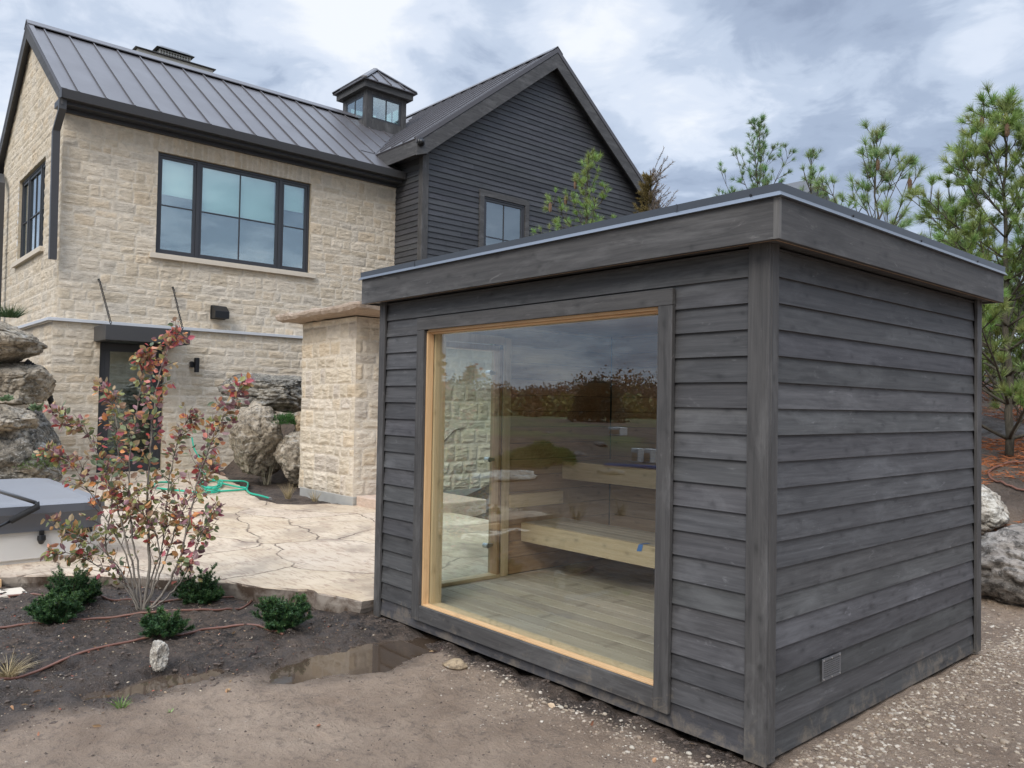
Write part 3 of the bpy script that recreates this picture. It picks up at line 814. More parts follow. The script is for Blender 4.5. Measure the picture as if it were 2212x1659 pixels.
def make_cabin():
    R = root('garden_cabin', (-1.59, 1.29, 0.0), 'charcoal board-clad flat-roofed cabin with a big picture window on the bare soil', 'cabin')
    WIN = (-2.65, -0.55, 0.115, 2.09)
    mb = MB(); clapboards(mb, (0, 0.004, 0), (1, 0, 0), (0, -1, 0), -W + 0.055, -0.085, 0.0, HB, 0.1194, [WIN], seed=11, joints=False)
    mb.build('front_siding', MAT['darkX'], R)
    mb = MB(); clapboards(mb, (-0.004, 0, 0), (0, 1, 0), (1, 0, 0), 0.06, L - 0.055, 0.0, HB, 0.1194, (), seed=12, joints=False)
    mb.build('side_siding', MAT['darkY'], R)
    mb = MB(); clapboards(mb, (-W + 0.004, 0, 0), (0, 1, 0), (-1, 0, 0), 0.07, L - 0.055, 0.0, HB, 0.1194, [(0.30, 1.16, 0.06, 2.06)], seed=13, joints=False)
    mb.build('side_siding', MAT['darkY'], R)
    mb = MB(); clapboards(mb, (0, L - 0.004, 0), (1, 0, 0), (0, 1, 0), -W + 0.055, -0.085, 0.0, HB, 0.1194, (), seed=14, joints=False)
    mb.build('rear_siding', MAT['darkX'], R)
    # corner boards
    def post(boxes):
        m = MB()
        for b in boxes: m.box(*b)
        m.build('corner_board', MAT['trimZ'], R, bevel=0.0025)
    post([(-0.095, 0.012, -0.014, 0.0052, -0.012, 2.29), (-0.006, 0.0135, 0.0055, 0.066, -0.004, 2.29)])
    post([(-W - 0.012, -W + 0.062, -0.014, 0.0052, -0.02, 2.29), (-W - 0.0135, -W + 0.006, 0.0055, 0.08, -0.02, 2.29)])
    post([(-0.006, 0.0135, L - 0.062, L + 0.006, 0.0, 2.29), (-0.09, 0.012, L + 0.0065, L + 0.022, 0.0, 2.29)])
    post([(-W - 0.0135, -W + 0.006, L - 0.062, L + 0.006, 0.0, 2.29), (-W - 0.012, -W + 0.08, L + 0.0065, L + 0.022, 0.0, 2.29)])
    # fascia
    for b, mt, nm in [((-W - OV, OV - 0.026, -OV, -OV + 0.025, HB, 2.455), 'trimX', 'fascia'), ((OV - 0.025, OV, -OV, L + OV, HB - 0.001, 2.4552), 'trimY', 'fascia'),
                  ((-W - OV, -W - OV + 0.025, -OV + 0.026, L + OV, HB, 2.455), 'trimY', 'fascia'), ((-W - OV + 0.026, OV - 0.026, L + OV - 0.025, L + OV, HB, 2.455), 'trimX', 'fascia')]:
        m = MB(); m.box(*b); m.build(nm, MAT[mt], R, bevel=0.002)
    m = MB(); m.box(-W - OV + 0.026, OV - 0.027, -OV + 0.026, L + OV - 0.026, HB + 0.012, HB + 0.03); m.build('soffit', MAT['darkX'], R)
    m = MB(); m.box(OV - 0.034, OV - 0.0255, -OV + 0.027, L + OV - 0.027, HB + 0.0005, HB + 0.0115); m.box(-W - OV + 0.03, OV - 0.035, -OV + 0.0255, -OV + 0.033, HB + 0.0005, HB + 0.0115); m.build('fascia_backing', MAT['cedarX'], R)
    m = MB(); m.box(OV - 0.026, OV + 0.0007, -OV - 0.0007, -OV + 0.0003, HB, 2.4545, (1.9, 1.9, 1.85)); m.box(OV + 0.0003, OV + 0.0012, -OV - 0.0007, -OV + 0.018, HB, 2.4545, (1.9, 1.9, 1.85)) ; m.build('end_grain', MAT['trimZ'], R)
    # roof metal edge, mitred, with drip
    m = MB(); e = OV + 0.006
    ring = lambda d, z: [(-W - OV - d, -OV - d, z), (OV + d, -OV - d, z), (OV + d, L + OV + d, z), (-W - OV - d, L + OV + d, z)]
    rings = [ring(0.007, 2.476), ring(0.007, 2.512), ring(-0.03, 2.516), ring(-0.05, 2.50)]
    V = np.vstack(rings); f = []
    for k in range(3):
        for i in range(4): j = (i + 1) % 4; f.append((k * 4 + i, k * 4 + j, k * 4 + 4 + j, k * 4 + 4 + i))
    m.add(V, f)
    for xs in (-0.42, -2.6): m.box(xs, xs + 0.006, -OV - 0.0105, -OV - 0.0072, 2.476, 2.513, (1.5, 1.5, 1.5))
    m.build('roof_edging', MAT['flash'], R)
    m = MB(); V = np.vstack([ring(0.0065, 2.477), ring(0.020, 2.4560), ring(0.014, 2.4545), ring(0.001, 2.4548)]); f = []
    for k in range(3):
        for i in range(4): j = (i + 1) % 4; f.append((k * 4 + i, k * 4 + 4 + i, k * 4 + 4 + j, k * 4 + j)[::-1])
    m.add(V, f); m.build('drip_edge', MAT['drip'], R)
    m = MB(); m.box(-W - OV + 0.03, OV - 0.03, -OV + 0.03, L + OV - 0.03, 2.44, 2.504); m.build('roof', MAT['membrane'], R)
    for y in (0.55, 1.35, 2.2): m = MB(); m.cyl((OV + 0.006, y, 2.482), (OV + 0.011, y, 2.482), 0.006, 8); m.build('screw', MAT['black'], R)
    m = MB(); m.cyl((-0.02, -OV - 0.006, 2.482), (-0.02, -OV - 0.011, 2.482), 0.006, 8); m.build('screw', MAT['black'], R)
    # picture window
    F = MB(); F.box(-2.686, -0.506, -0.026, 0.0, 2.052, 2.135); win = F.build('window', MAT['trimX'], R, bevel=0.002)
    win['label'] = 'large fixed picture window with worn charcoal trim'
    F = MB(); F.box(-2.686, -2.602, -0.0255, 0.0, 0.069, 2.0505); F.build('trim_board', MAT['trimZ'], win, bevel=0.002)
    F = MB(); F.box(-0.594, -0.506, -0.0255, 0.0, 0.066, 2.0505); F.build('trim_board', MAT['trimZ'], win, bevel=0.002)
    F = MB(); F.box(-2.600, -0.596, -0.0245, 0.0, 0.069, 0.170); F.build('trim_board', MAT['trimX'], win, bevel=0.002)
    F = MB(); F.box(-2.628, -2.590, 0.0012, 0.052, 0.165, 2.045); F.build('jamb', MAT['firZ'], win, bevel=0.002)
    F = MB(); F.box(-0.615, -0.575, 0.0012, 0.052, 0.165, 2.045); F.build('jamb', MAT['firZ'], win, bevel=0.002)
    F = MB(); F.box(-2.589, -0.616, 0.0012, 0.052, 0.148, 0.178); F.build('sill', MAT['firX'], win, bevel=0.002)
    F = MB(); F.box(-2.589, -0.616, 0.0012, 0.052, 2.036, 2.062); F.box(-2.589, -0.616, 0.022, 0.052, 2.024, 2.0355); F.build('head', MAT['firX'], win, bevel=0.002)
    F = MB(); F.box(-2.628, -2.578, 0.061, 0.15, 0.165, 2.045); F.box(-0.63, -0.575, 0.061, 0.15, 0.165, 2.045); F.box(-2.577, -0.631, 0.061, 0.15, 0.14, 0.172); F.box(-2.577, -0.631, 0.061, 0.15, 2.03, 2.07)
    F.build('inner_frame', MAT['paleZ'], win, bevel=0.002)
    F = MB(); F.box(-2.60, -0.60, 0.053, 0.060, 0.16, 2.05); F.build('pane', MAT['glass'], win)
    # interior
    zf = 0.135
    m = MB(); y = 0.10; r = np.random.default_rng(5)
    while y < 2.47:
        t = r.uniform(0.85, 1.12); m.box(-3.10, -0.09, y, min(y + 0.133, 2.48), zf - 0.03, zf, (t, t, t * r.uniform(.95, 1.03))); y += 0.138
    m.build('floor', MAT['deck'], R, bevel=0.003)
    m = MB(); m.box(-3.1, -0.09, 0.08, 2.48, 0.02, zf - 0.031); m.build('subfloor', MAT['black'], R)
    def lining(org, u, n, U0, U1, ops, ax, seed):
        mm = MB(); rr = np.random.default_rng(seed); z = zf
        o = np.array(org, float); uu = np.array(u, float); nn = np.array(n, float)
        while z < 2.2:
            z1 = min(z + 0.136, 2.2); iv = [(U0, U1)]
            for op in ops:
                if op[2] < (z + z1) / 2 < op[3]: iv = [(s, e) for s, e in ((U0, op[0]), (op[1], U1)) if e > s]
            for s, e in iv:
                t = rr.uniform(0.8, 1.15); a = o + uu * s + nn * 0; b = o + uu * e + nn * 0.014
                lo = np.minimum(a, b); hi = np.maximum(a, b)
                mm.box(lo[0], hi[0], lo[1], hi[1], z + 0.003, z1, (t, t * .98, t * .95))
            z = z1
        mm.build('interior_boards', MAT['cedar' + ax], R, bevel=0.003)
    lining((-3.114, 0, 0), (0, 1, 0), (1, 0, 0), 0.152, 2.466, [(0.30, 1.16, 0.0, 2.06)], 'Y', 1)
    lining((0, 2.495, 0), (1, 0, 0), (0, -1, 0), -3.099, -0.10, [], 'X', 2)
    lining((-0.075, 0, 0), (0, 1, 0), (-1, 0, 0), 0.152, 2.466, [], 'Y', 3)
    lining((0, 0.064, 0), (1, 0, 0), (0, 1, 0), -3.099, -0.10, [(-2.63, -0.57, 0.0, 2.07)], 'X', 4)
    m = MB(); m.box(-3.12, -0.07, 0.06, 2.50, 2.2, 2.23); m.build('ceiling', MAT['cedarX'], R)
    m = MB(); m.box(-3.15, -3.116, 1.17, 2.5, 0.02, 2.25); m.box(-3.15, -3.116, 0.03, 0.29, 0.02, 2.25); m.box(-3.15, -3.116, 0.29, 1.17, 2.07, 2.25)
    m.box(-0.072, -0.035, 0.03, 2.5, 0.02, 2.25); m.box(-3.15, -0.035, 2.51, 2.55, 0.02, 2.25); m.box(-0.56, -0.035, 0.033, 0.062, 0.02, 2.25); m.box(-3.15, -2.64, 0.033, 0.062, 0.02, 2.25); m.box(-2.64, -0.56, 0.033, 0.062, 2.08, 2.25); m.box(-2.64, -0.56, 0.033, 0.062, 0.0, 0.13)
    m.build('wall_core', MAT['black'], R)
    # benches
    def bench(x0, x1, y0, y1, zt, label):
        b = MB(); y = y0 + 0.02; rr = np.random.default_rng(int(zt * 100))
        while y < y1 - 0.02:
            t = rr.uniform(.9, 1.1); b.box(x0, x1, y, min(y + 0.088, y1), zt - 0.025, zt, (t, t, t)); y += 0.096
        o = b.build('bench', MAT['deck'], R, bevel=0.003); o['label'] = label
        fm = MB(); fm.box(x0, x1, y0 - 0.02, y0 + 0.018, zt - 0.155, zt - 0.002); fm.build('bench_fascia', MAT['paleX'], o, bevel=0.003)
        return o
    b1 = bench(-3.09, -0.1, 1.37, 1.86, 0.56, 'lower bench of pale spruce boards')
    bench(-3.09, -0.1, 1.85, 2.46, 1.06, 'upper bench of pale spruce boards')
    m = MB(); m.box(-3.09, -3.06, 1.20, 1.82, 0.69, 0.80); m.build('ledger_board', MAT['paleY'], R, bevel=0.003)
    m = MB(); p = [(-1.84, 1.3475, 0.505), (-1.795, 1.3475, 0.51), (-1.78, 1.3475, 0.562), (-1.82, 1.3475, 0.558)]; m.prism(p, (0, -0.001, 0)); m.add([(-1.82, 1.348, 0.563), (-1.78, 1.348, 0.565), (-1.765, 1.42, 0.5632), (-1.80, 1.42, 0.5632)], [(0, 1, 2, 3)]); m.build('tape', MAT['tape'], R)
    # glass door in the left wall
    D = MB(); D.box(-3.17, -3.06, 1.06, 1.09, 0.16, 2.0); D.box(-3.17, -3.06, 0.34, 0.37, 0.16, 2.0); D.box(-3.17, -3.06, 0.371, 1.059, 1.985, 2.03)
    door = D.build('door', MAT['cedarZ'], R, bevel=0.003); door['label'] = 'frameless glass door in the left wall'
    D = MB(); D.box(-3.16, -3.06, 0.34, 1.10, 0.136, 0.165); D.build('threshold', MAT['paleY'], door, bevel=0.003)
    D = MB(); D.box(-3.098, -3.075, 1.125, 1.20, 0.136, 2.1); D.box(-3.098, -3.075, 0.24, 0.33, 0.136, 2.1); D.box(-3.0975, -3.076, 0.331, 1.124, 2.04, 2.11); D.build('casing', MAT['paleZ'], door, bevel=0.003)
    D = MB(); D.box(-3.13, -3.122, 0.385, 1.045, 0.172, 1.98); D.build('pane', MAT['doorglass'], door)
    for z in (1.806, 1.097, 0.397):
        D = MB(); D.cyl((-3.15, 1.0, z), (-3.095, 1.0, z), 0.021, 20); D.cyl((-3.094, 1.0, z), (-3.088, 1.0, z), 0.013, 16); D.box(-3.14, -3.11, 1.0, 1.06, z - 0.012, z + 0.012); D.build('hinge', MAT['steel'], door)
    D = MB(); D.cyl((-3.10, 0.45, 0.9), (-3.10, 0.45, 1.25), 0.012, 10); D.cyl((-3.12, 0.45, 0.95), (-3.10, 0.45, 0.95), 0.007); D.cyl((-3.12, 0.45, 1.2), (-3.10, 0.45, 1.2), 0.007); D.build('handle', MAT['steel'], door)
    # outside trim of door
    D = MB(); D.box(-W - 0.022, -W + 0.0, 0.22, 0.30, 0.03, 2.06); D.box(-W - 0.022, -W + 0.0, 1.16, 1.24, 0.03, 2.06); D.box(-W - 0.022, -W, 0.22, 1.24, 2.062, 2.15); D.build('trim_board', MAT['trimZ'], door, bevel=0.002)
    # vent grille low on the right wall, modelled as bars with a dark hole behind
    y0, y1, z0, z1 = 0.505, 0.690, 0.247, 0.352
    g = MB(); fx0, fx1 = 0.001, 0.005
    g.box(fx0, fx1, y0, y1, z0, z0 + 0.012); g.box(fx0, fx1, y0, y1, z1 - 0.012, z1); g.box(fx0, fx1, y0, y0 + 0.016, z0 + 0.0122, z1 - 0.0122); g.box(fx0, fx1, y1 - 0.016, y1, z0 + 0.0122, z1 - 0.0122)
    for k in range(1, 12): yy = y0 + 0.016 + (y1 - y0 - 0.032) * k / 12; g.box(fx0, fx1 - 0.0005, yy - 0.0018, yy + 0.0018, z0 + 0.0122, z1 - 0.0122)
    for k in range(1, 8): zz = z0 + 0.012 + (z1 - z0 - 0.024) * k / 8; g.box(fx0 + 0.0004, fx1 - 0.0009, y0 + 0.016, y1 - 0.016, zz - 0.0024, zz + 0.0024)
    gr = g.build('vent_grille', M_plain('grey_zinc', (0.155, 0.155, 0.16), 0.5, 0.4), R)
    g = MB(); g.box(-0.0035, 0.0006, y0 + 0.006, y1 - 0.006, z0 + 0.006, z1 - 0.006); g.build('grille_backing', MAT['black'], gr)
    for yy in (y0 + 0.012, (y0 + y1) / 2, y1 - 0.012):
        for zz in (z0 + 0.008, z1 - 0.008): g = MB(); g.cyl((0.0052, yy, zz), (0.0078, yy, zz), 0.0045, 8); g.build('screw', MAT['steel'], gr)


make_cabin()


# ================================================================== HOUSE
def make_house():
    R = root('limestone_house', (-16.5, 4.0, 0.0), 'two-storey house of pale rough limestone with a charcoal gabled timber wing and seamed metal roofs', 'house')
    XW, YW = -15.0, 0.31
    wy0, wy1, wz0, wz1 = 2.02, 5.42, 4.49, 6.58
    w = MB()
    stone_wall(w, (XW, 0, 0), (0, 1, 0), (1, 0, 0), YW, 7.75, 2.95, 7.22, 0.028, [(wy0, wy1, wz0, wz1)], seed=21, amp=0.034, lintel=(wy0 - 0.12, wy1 + 0.12, wz1, wz1 + 0.40))
    ex0, ex1, ez0, ez1 = 1.40, 4.10, 4.56, 6.42
    rake = lambda u, z: z < 9.55 - 0.714 * np.abs(u - 3.05) - 0.02
    stone_wall(w, (XW, YW, 0), (-1, 0, 0), (0, -1, 0), 0, 6.1, 2.95, 9.6, 0.034, [(ex0, ex1, ez0, ez1)], seed=22, amp=0.034, clip=rake, ends=(True, False))
    w.build('upper_wall', MAT['stone'], R, smooth=False)
    w = MB()
    stone_wall(w, (-14.9, 0, 0), (0, 1, 0), (1, 0, 0), 0.22, 7.72, -0.1, 2.96, 0.028, [(1.02, 2.22, -0.1, 2.62)], seed=23, amp=0.034)
    stone_wall(w, (-14.9, 0.22, 0), (-1, 0, 0), (0, -1, 0), 0, 6.3, -0.1, 2.96, 0.05, [], seed=24, amp=0.034, ends=(True, False))
    w.build('lower_wall', MAT['stone'], R, smooth=False)
    m = MB(); m.box(-14.96, -14.815, 0.11, 7.72, 2.962, 3.022); m.box(-21.2, -14.961, 0.11, 0.2, 2.9625, 3.0215); m.build('ledge_flashing', MAT['ledge'], R, bevel=0.004)
    m = MB(); m.box(-21.05, -15.2, 0.62, 12, 2.7, 7.0); m.box(-21.05, -15.4, 0.6, 12, 0, 2.69); m.build('interior_core', MAT['interior'], R)

    def window(name, plane, axis, units, z0, z1, mid, face, depth, sillz=None, blinds=(), sillover=0.1):
        """units: list of (a0,a1,has_vertical_muntin). axis 'Y' means spans y at x=plane facing +X; 'X' spans x at y=plane facing -Y"""
        a0, a1 = units[0][0], units[-1][1]
        def bx(mb, p0, p1, q0, q1, zz0, zz1, col=None):
            if axis == 'Y': mb.box(plane + p0, plane + p1, q0, q1, zz0, zz1, col)
            else: mb.box(q0, q1, plane - p1, plane - p0, zz0, zz1, col)
        f = MB(); t = 0.045
        bx(f, -0.05, 0.03, a0, a1, z1 - t, z1); bx(f, -0.05, 0.03, a0, a1, z0, z0 + t)
        bx(f, -0.05, 0.03, a0, a0 + t, z0 + t, z1 - t); bx(f, -0.05, 0.03, a1 - t, a1, z0 + t, z1 - t)
        for u0, u1, _ in units[:-1]: bx(f, -0.05, 0.033, u1 - 0.035, u1 + 0.035, z0 + t, z1 - t)
        W_ = f.build(name, MAT['frame'], R, bevel=0.004)
        s = MB()
        for k, (u0, u1, vm) in enumerate(units):
            b0 = u0 + (t if k == 0 else 0.035) + 0.002; b1 = u1 - (t if k == len(units) - 1 else 0.035) - 0.002; c0 = z0 + t + 0.002; c1 = z1 - t - 0.002; q = 0.055
            bx(s, -0.04, 0.015, b0, b1, c1 - q, c1); bx(s, -0.04, 0.015, b0, b1, c0, c0 + q); bx(s, -0.04, 0.015, b0, b0 + q, c0 + q, c1 - q); bx(s, -0.04, 0.015, b1 - q, b1, c0 + q, c1 - q)
            if mid is not None: bx(s, -0.028, 0.006, b0 + q, b1 - q, mid - 0.011, mid + 0.011)
            if vm: bx(s, -0.030, 0.004, (b0 + b1) / 2 - 0.011, (b0 + b1) / 2 + 0.011, c0 + q, c1 - q)
        s.build('sash', MAT['frame'], W_, bevel=0.003)
        g = MB()
        for k, (u0, u1, vm) in enumerate(units): bx(g, -0.022, -0.014, u0 + 0.05, u1 - 0.05, z0 + 0.05, z1 - 0.05)
        g.build('pane', MAT['houseglass'], W_)
        if blinds:
            b = MB()
            for q0, q1, zz0 in blinds:
                n = 12
                for i in range(n):
                    za = z1 - 0.06 - (z1 - 0.06 - zz0) * i / n; zb = z1 - 0.06 - (z1 - 0.06 - zz0) * (i + 1) / n
                    bx(b, -0.075 - 0.006 * (i % 2), -0.07, q0, q1, zb, za)
            b.build('blind', MAT['blind'], W_)
        if sillz:
            b = MB(); bx(b, -0.08, 0.17, a0 - sillover, a1 + sillover, sillz - 0.105, sillz); b.build('sill', MAT['sill'], W_, bevel=0.006)
        return W_
    window('window', -15.07, 'Y', [(wy0 + .01, 2.86, False), (2.86, 4.70, True), (4.70, wy1 - .01, False)], wz0 + .01, wz1 - .01, 5.515, 1, 0.08, wz0, [(2.12, 2.78, 5.75), (2.95, 4.6, 5.55), (4.8, 5.3, 5.9)], 0.14)['label'] = 'wide three-part upper window with pale sill'
    window('window', YW + 0.07, 'X', [(-19.09, -18.35, False), (-18.35, -17.10, True), (-17.10, -16.41, False)], 4.57, 6.41, 5.45, 1, 0.08, 4.56, (), 0.12)['label'] = 'three-part upper window in the gable end'

    # ---- main roof
    rx, rz, sl = -18.05, 9.67, 0.706
    ex, er = -14.55, -21.55; ezf = rz - sl * 3.5
    n1 = np.array([sl, 0, 1.0]); n1 /= np.linalg.norm(n1); y0, y1 = 0.15, 7.66
    m = MB()
    m.prism([(ex, y0, ezf), (rx, y0, rz), (rx, y1, rz), (ex, y1, ezf)], -n1 * 0.05)
    m.prism([(-15.6, 7.661, rz - sl * 2.45), (rx, 7.661, rz), (rx, 11.8, rz), (-15.6, 11.8, rz - sl * 2.45)], -n1 * 0.05)
    n2 = np.array([-sl, 0, 1.0]); n2 /= np.linalg.norm(n2)
    m.prism([(er, y0, ezf), (er, 11.8, ezf), (rx - 0.001, 11.8, rz), (rx - 0.001, y0, rz)], -n2 * 0.05)
    roof = m.build('roof', MAT['roofmetal'], R); roof['label'] = 'standing seam roof over the limestone part'
    m = MB(); s = 0.4932; k = 0; al = np.array([rx - ex, 0, rz - ezf]); al /= np.linalg.norm(al)
    yy = 0.453
    def seam(mb, a, b, nn, side, w_=0.014, h_=0.034):
        a = np.array(a, float); b = np.array(b, float); sd = np.array(side, float)
        mb.prism([a - sd * w_, a + sd * w_, a + sd * w_ * 0.8 + nn * h_, a - sd * w_ * 0.8 + nn * h_], b - a)
    while yy < 9.9:
        # stops where it meets the wing's roof
        zb = ezf + 0.03
        if yy > 7.35: zb = max(zb, 7.80 + (yy - 7.35) * 0.772 + 0.02)
        elif yy > 7.0: zb = ezf + 0.03
        if zb < rz - 0.2:
            xb = ex - (zb - ezf) / sl
            seam(m, (xb, yy, zb), (rx + 0.16, yy, rz - sl * 0.16), n1, (0, 1, 0))
        seam(m, (er + 0.04, yy, ezf + 0.03), (rx - 0.16, yy, rz - sl * 0.16), n2, (0, 1, 0), h_=0.03)
        yy += s
    m.build('seams', MAT['roofmetal'], roof)
    m = MB()   # ridge cap
    m.prism([(rx + 0.20, y0 - 0.01, rz - sl * 0.20 + 0.055), (rx + 0.20, y0 - 0.01, rz - sl * 0.20 + 0.075), (rx, y0 - 0.01, rz + 0.085), (rx - 0.2, y0 - 0.01, rz - sl * 0.20 + 0.075), (rx - 0.20, y0 - 0.01, rz - sl * 0.2 + 0.055), (rx, y0 - 0.01, rz + 0.06)], (0, 9.7, 0)); m.build('ridge_cap', MAT['roofmetal'], roof)
    m = MB()   # edge trims at gable
    m.prism([(ex - 0.01, y0, ezf + 0.012), (rx, y0, rz + 0.012), (rx, y0, rz + 0.05), (ex - 0.01, y0, ezf + 0.05)], (0, 0.1, 0)); m.prism([(er, y0, ezf + 0.012), (rx - 0.002, y0, rz + 0.012), (rx - 0.002, y0, rz + 0.05), (er, y0, ezf + 0.05)], (0, 0.1, 0)); m.build('rake_trim', MAT['roofmetal'], roof)
    # valley flashing
    vz0 = 7.80; va = np.array([ex - (vz0 - ezf) / sl, 7.37, vz0]); vb = np.array([ex - (9.62 - ezf) / sl, 9.72, 9.62])
    m = MB(); d = np.array([0, -0.42, 0.0]); d2 = np.array([0.30, -0.05, -0.30 * sl])
    o1 = n1 * 0.012
    m.add([va + o1, vb + o1, vb + o1 + d, va + o1 + d * 1.1], [(0, 3, 2, 1)]); m.build('valley_flashing', MAT['roofmetal'], roof)
    # rake boards and soffit
    m = MB()
    for sx, xe in ((1, ex), (-1, er)):
        m.prism([(xe, y0 + 0.006, ezf - 0.052), (rx, y0 + 0.006, rz - 0.052), (rx, y0 + 0.006, rz - 0.34), (xe, y0 + 0.006, ezf - 0.26)], (0, 0.035, 0))
    m.build('rake_board', MAT['trimX'], R)
    m = MB(); m.prism([(ex - 0.1, y0 + 0.05, ezf - 0.10), (rx, y0 + 0.05, rz - 0.16), (rx, y0 + 0.05, rz - 0.19), (ex - 0.1, y0 + 0.05, ezf - 0.13)], (0, 0.3, 0)); m.prism([(er + 0.1, y0 + 0.05, ezf - 0.10), (rx - 0.002, y0 + 0.05, rz - 0.16), (rx - 0.002, y0 + 0.05, rz - 0.19), (er + 0.1, y0 + 0.05, ezf - 0.13)], (0, 0.3, 0))
    m.build('soffit', MAT['frame'], R)
    # gutter with frieze
    m = MB(); gx = ex + 0.015
    m.prism([(gx - 0.12, y0, 7.05), (gx + 0.03, y0, 7.05), (gx + 0.055, y0, 7.215), (gx + 0.04, y0, 7.215), (gx + 0.02, y0, 7.07), (gx - 0.12, y0, 7.07)], (0, 7.56, 0))
    m.box(gx - 0.12, gx + 0.055, y0 - 0.006, y0, 7.05, 7.23); m.box(gx - 0.12, gx + 0.055, 7.661, 7.667, 7.05, 7.22)
    m.build('gutter', MAT['gutter'], R)
    m = MB(); m.box(-15.12, gx - 0.122, 0.16, 7.70, 6.99, 7.10); m.box(-15.02, -14.90, 0.2, 7.705, 6.92, 6.989); m.box(gx - 0.16, gx - 0.122, 0.16, 7.70, 7.101, 7.18); m.build('frieze_board', MAT['frame'], R)
    # downpipes
    def pipe(pts, w_, d_, name='downpipe'):
        mb = MB(); pts = np.array(pts, float)
        for i in range(len(pts) - 1):
            a, b = pts[i], pts[i + 1]
            V = [a + np.array([sx * d_, sy * w_, 0]) for sx, sy in ((-1, -1), (1, -1), (1, 1), (-1, 1))] + [b + np.array([sx * d_, sy * w_, 0]) for sx, sy in ((-1, -1), (1, -1), (1, 1), (-1, 1))]
            mb.add(V, [(0, 1, 2, 3), (7, 6, 5, 4), (0, 4, 5, 1), (1, 5, 6, 2), (2, 6, 7, 3), (3, 7, 4, 0)])
        mb.build(name, MAT['gutter'], R)
    pipe([(-14.62, 0.19, 7.06), (-14.62, 0.19, 6.86), (-14.86, 0.15, 6.50), (-14.86, 0.16, 4.10)], 0.062, 0.05)
    pipe([(-20.9, 0.2, 6.95), (-20.3, 0.13, 6.6), (-20.3, 0.13, 2.9)], 0.06, 0.06)
    # chimney
    m = MB(); m.box(-19.5, -18.75, 2.62, 4.48, 9.0, 10.12); ch = m.build('chimney', M_plain('cream_render', (0.56, 0.52, 0.44), 0.8, 0, 0.08, 4), R, bevel=0.01)
    m = MB(); m.box(-19.56, -18.69, 2.56, 4.54, 10.121, 10.143); m.build('chimney_cap', MAT['gutter'], ch, bevel=0.005)
    m = MB(); c0, c1, x0, x1 = 3.18, 3.92, -19.3, -18.85
    for k in range(12): yy = c0 + (c1 - c0) * k / 11; m.box(x1 - 0.01, x1, yy - 0.008, yy + 0.008, 10.086, 10.31); m.box(x0, x0 + .01, yy - 0.008, yy + 0.008, 10.086, 10.31)
    for k in range(7): xx = x0 + (x1 - x0) * k / 6; m.box(xx - 0.008, xx + 0.008, c0 - 0.012, c0, 10.086, 10.31); m.box(xx - 0.008, xx + 0.008, c1, c1 + .012, 10.086, 10.31)
    for k in range(4): zz = 10.10 + 0.065 * k; m.box(x0 + 0.0, x1 + 0.002, c0 - 0.014, c1 + 0.014, zz, zz + 0.012)
    m.build('spark_guard', M_plain('pale_mesh_metal', (0.55, 0.53, 0.48), 0.5, 0.2), ch)
    m = MB(); m.add([(x0 - .08, c0 - .1, 10.33), (x1 + .08, c0 - .1, 10.33), (x1 + .08, c1 + .1, 10.33), (x0 - .08, c1 + .1, 10.33), (x0 + .05, c0 + .05, 10.42), (x1 - .05, c0 + .05, 10.42), (x1 - .05, c1 - .05, 10.42), (x0 + .05, c1 - .05, 10.42)],
        [(3, 2, 1, 0), (4, 5, 6, 7), (0, 1, 5, 4), (1, 2, 6, 5), (2, 3, 7, 6), (3, 0, 4, 7)]); m.build('chimney_hood', MAT['black'], ch)
    # cupola
    cx, cy, hf = -18.05, 8.92, 0.66
    m = MB()
    for sx in (-1, 1):
        for sy in (-1, 1): m.box(cx + sx * hf - (0.17 if sx > 0 else 0), cx + sx * hf + (0.17 if sx < 0 else 0), cy + sy * hf - (0.17 if sy > 0 else 0), cy + sy * hf + (0.17 if sy < 0 else 0), 9.0, 10.30)
    h2 = hf - 0.005
    for a, b in ((9.05, 9.50), (10.19, 10.295)):
        m.box(cx - h2, cx + h2, cy - h2, cy - h2 + 0.06, a, b); m.box(cx - h2, cx + h2, cy + h2 - 0.06, cy + h2, a, b); m.box(cx - h2, cx - h2 + 0.06, cy - h2 + 0.061, cy + h2 - 0.061, a, b); m.box(cx + h2 - 0.06, cx + h2, cy - h2 + 0.061, cy + h2 - 0.061, a, b)
    cu = m.build('cupola', MAT['trimZ'], R); cu['label'] = 'square glazed cupola on the ridge'
    m = MB(); e = 0.80
    m.box(cx - e, cx + e, cy - e, cy + e, 10.30, 10.47); m.build('cornice', MAT['trimY'], cu)
    m = MB(); e2 = 0.88; ap = (cx, cy, 11.22); b4 = [(cx - e2, cy - e2, 10.475), (cx + e2, cy - e2, 10.475), (cx + e2, cy + e2, 10.475), (cx - e2, cy + e2, 10.475)]
    t4 = [(a, b, 10.50) for a, b, _ in b4]
    m.add(b4 + t4 + [ap], [(3, 2, 1, 0)] + [(i, (i + 1) % 4, 4 + (i + 1) % 4, 4 + i) for i in range(4)] + [(4 + i, 4 + (i + 1) % 4, 8) for i in range(4)]); cr = m.build('cupola_roof', MAT['roofmetal'], cu)
    m = MB()
    A = np.array(ap) + np.array([0, 0, 0.02])
    for i in range(4):
        c = np.array(t4[i]) + [0, 0, .02]; dv = (A - c); sd = np.cross(dv, [0, 0, 1]); sd /= np.linalg.norm(sd)
        m.prism([c - sd * 0.09 - [0, 0, .012], c + sd * 0.09 - [0, 0, .012], c + sd * 0.06 + [0, 0, .025], c - sd * 0.06 + [0, 0, .025]], dv * 0.985)
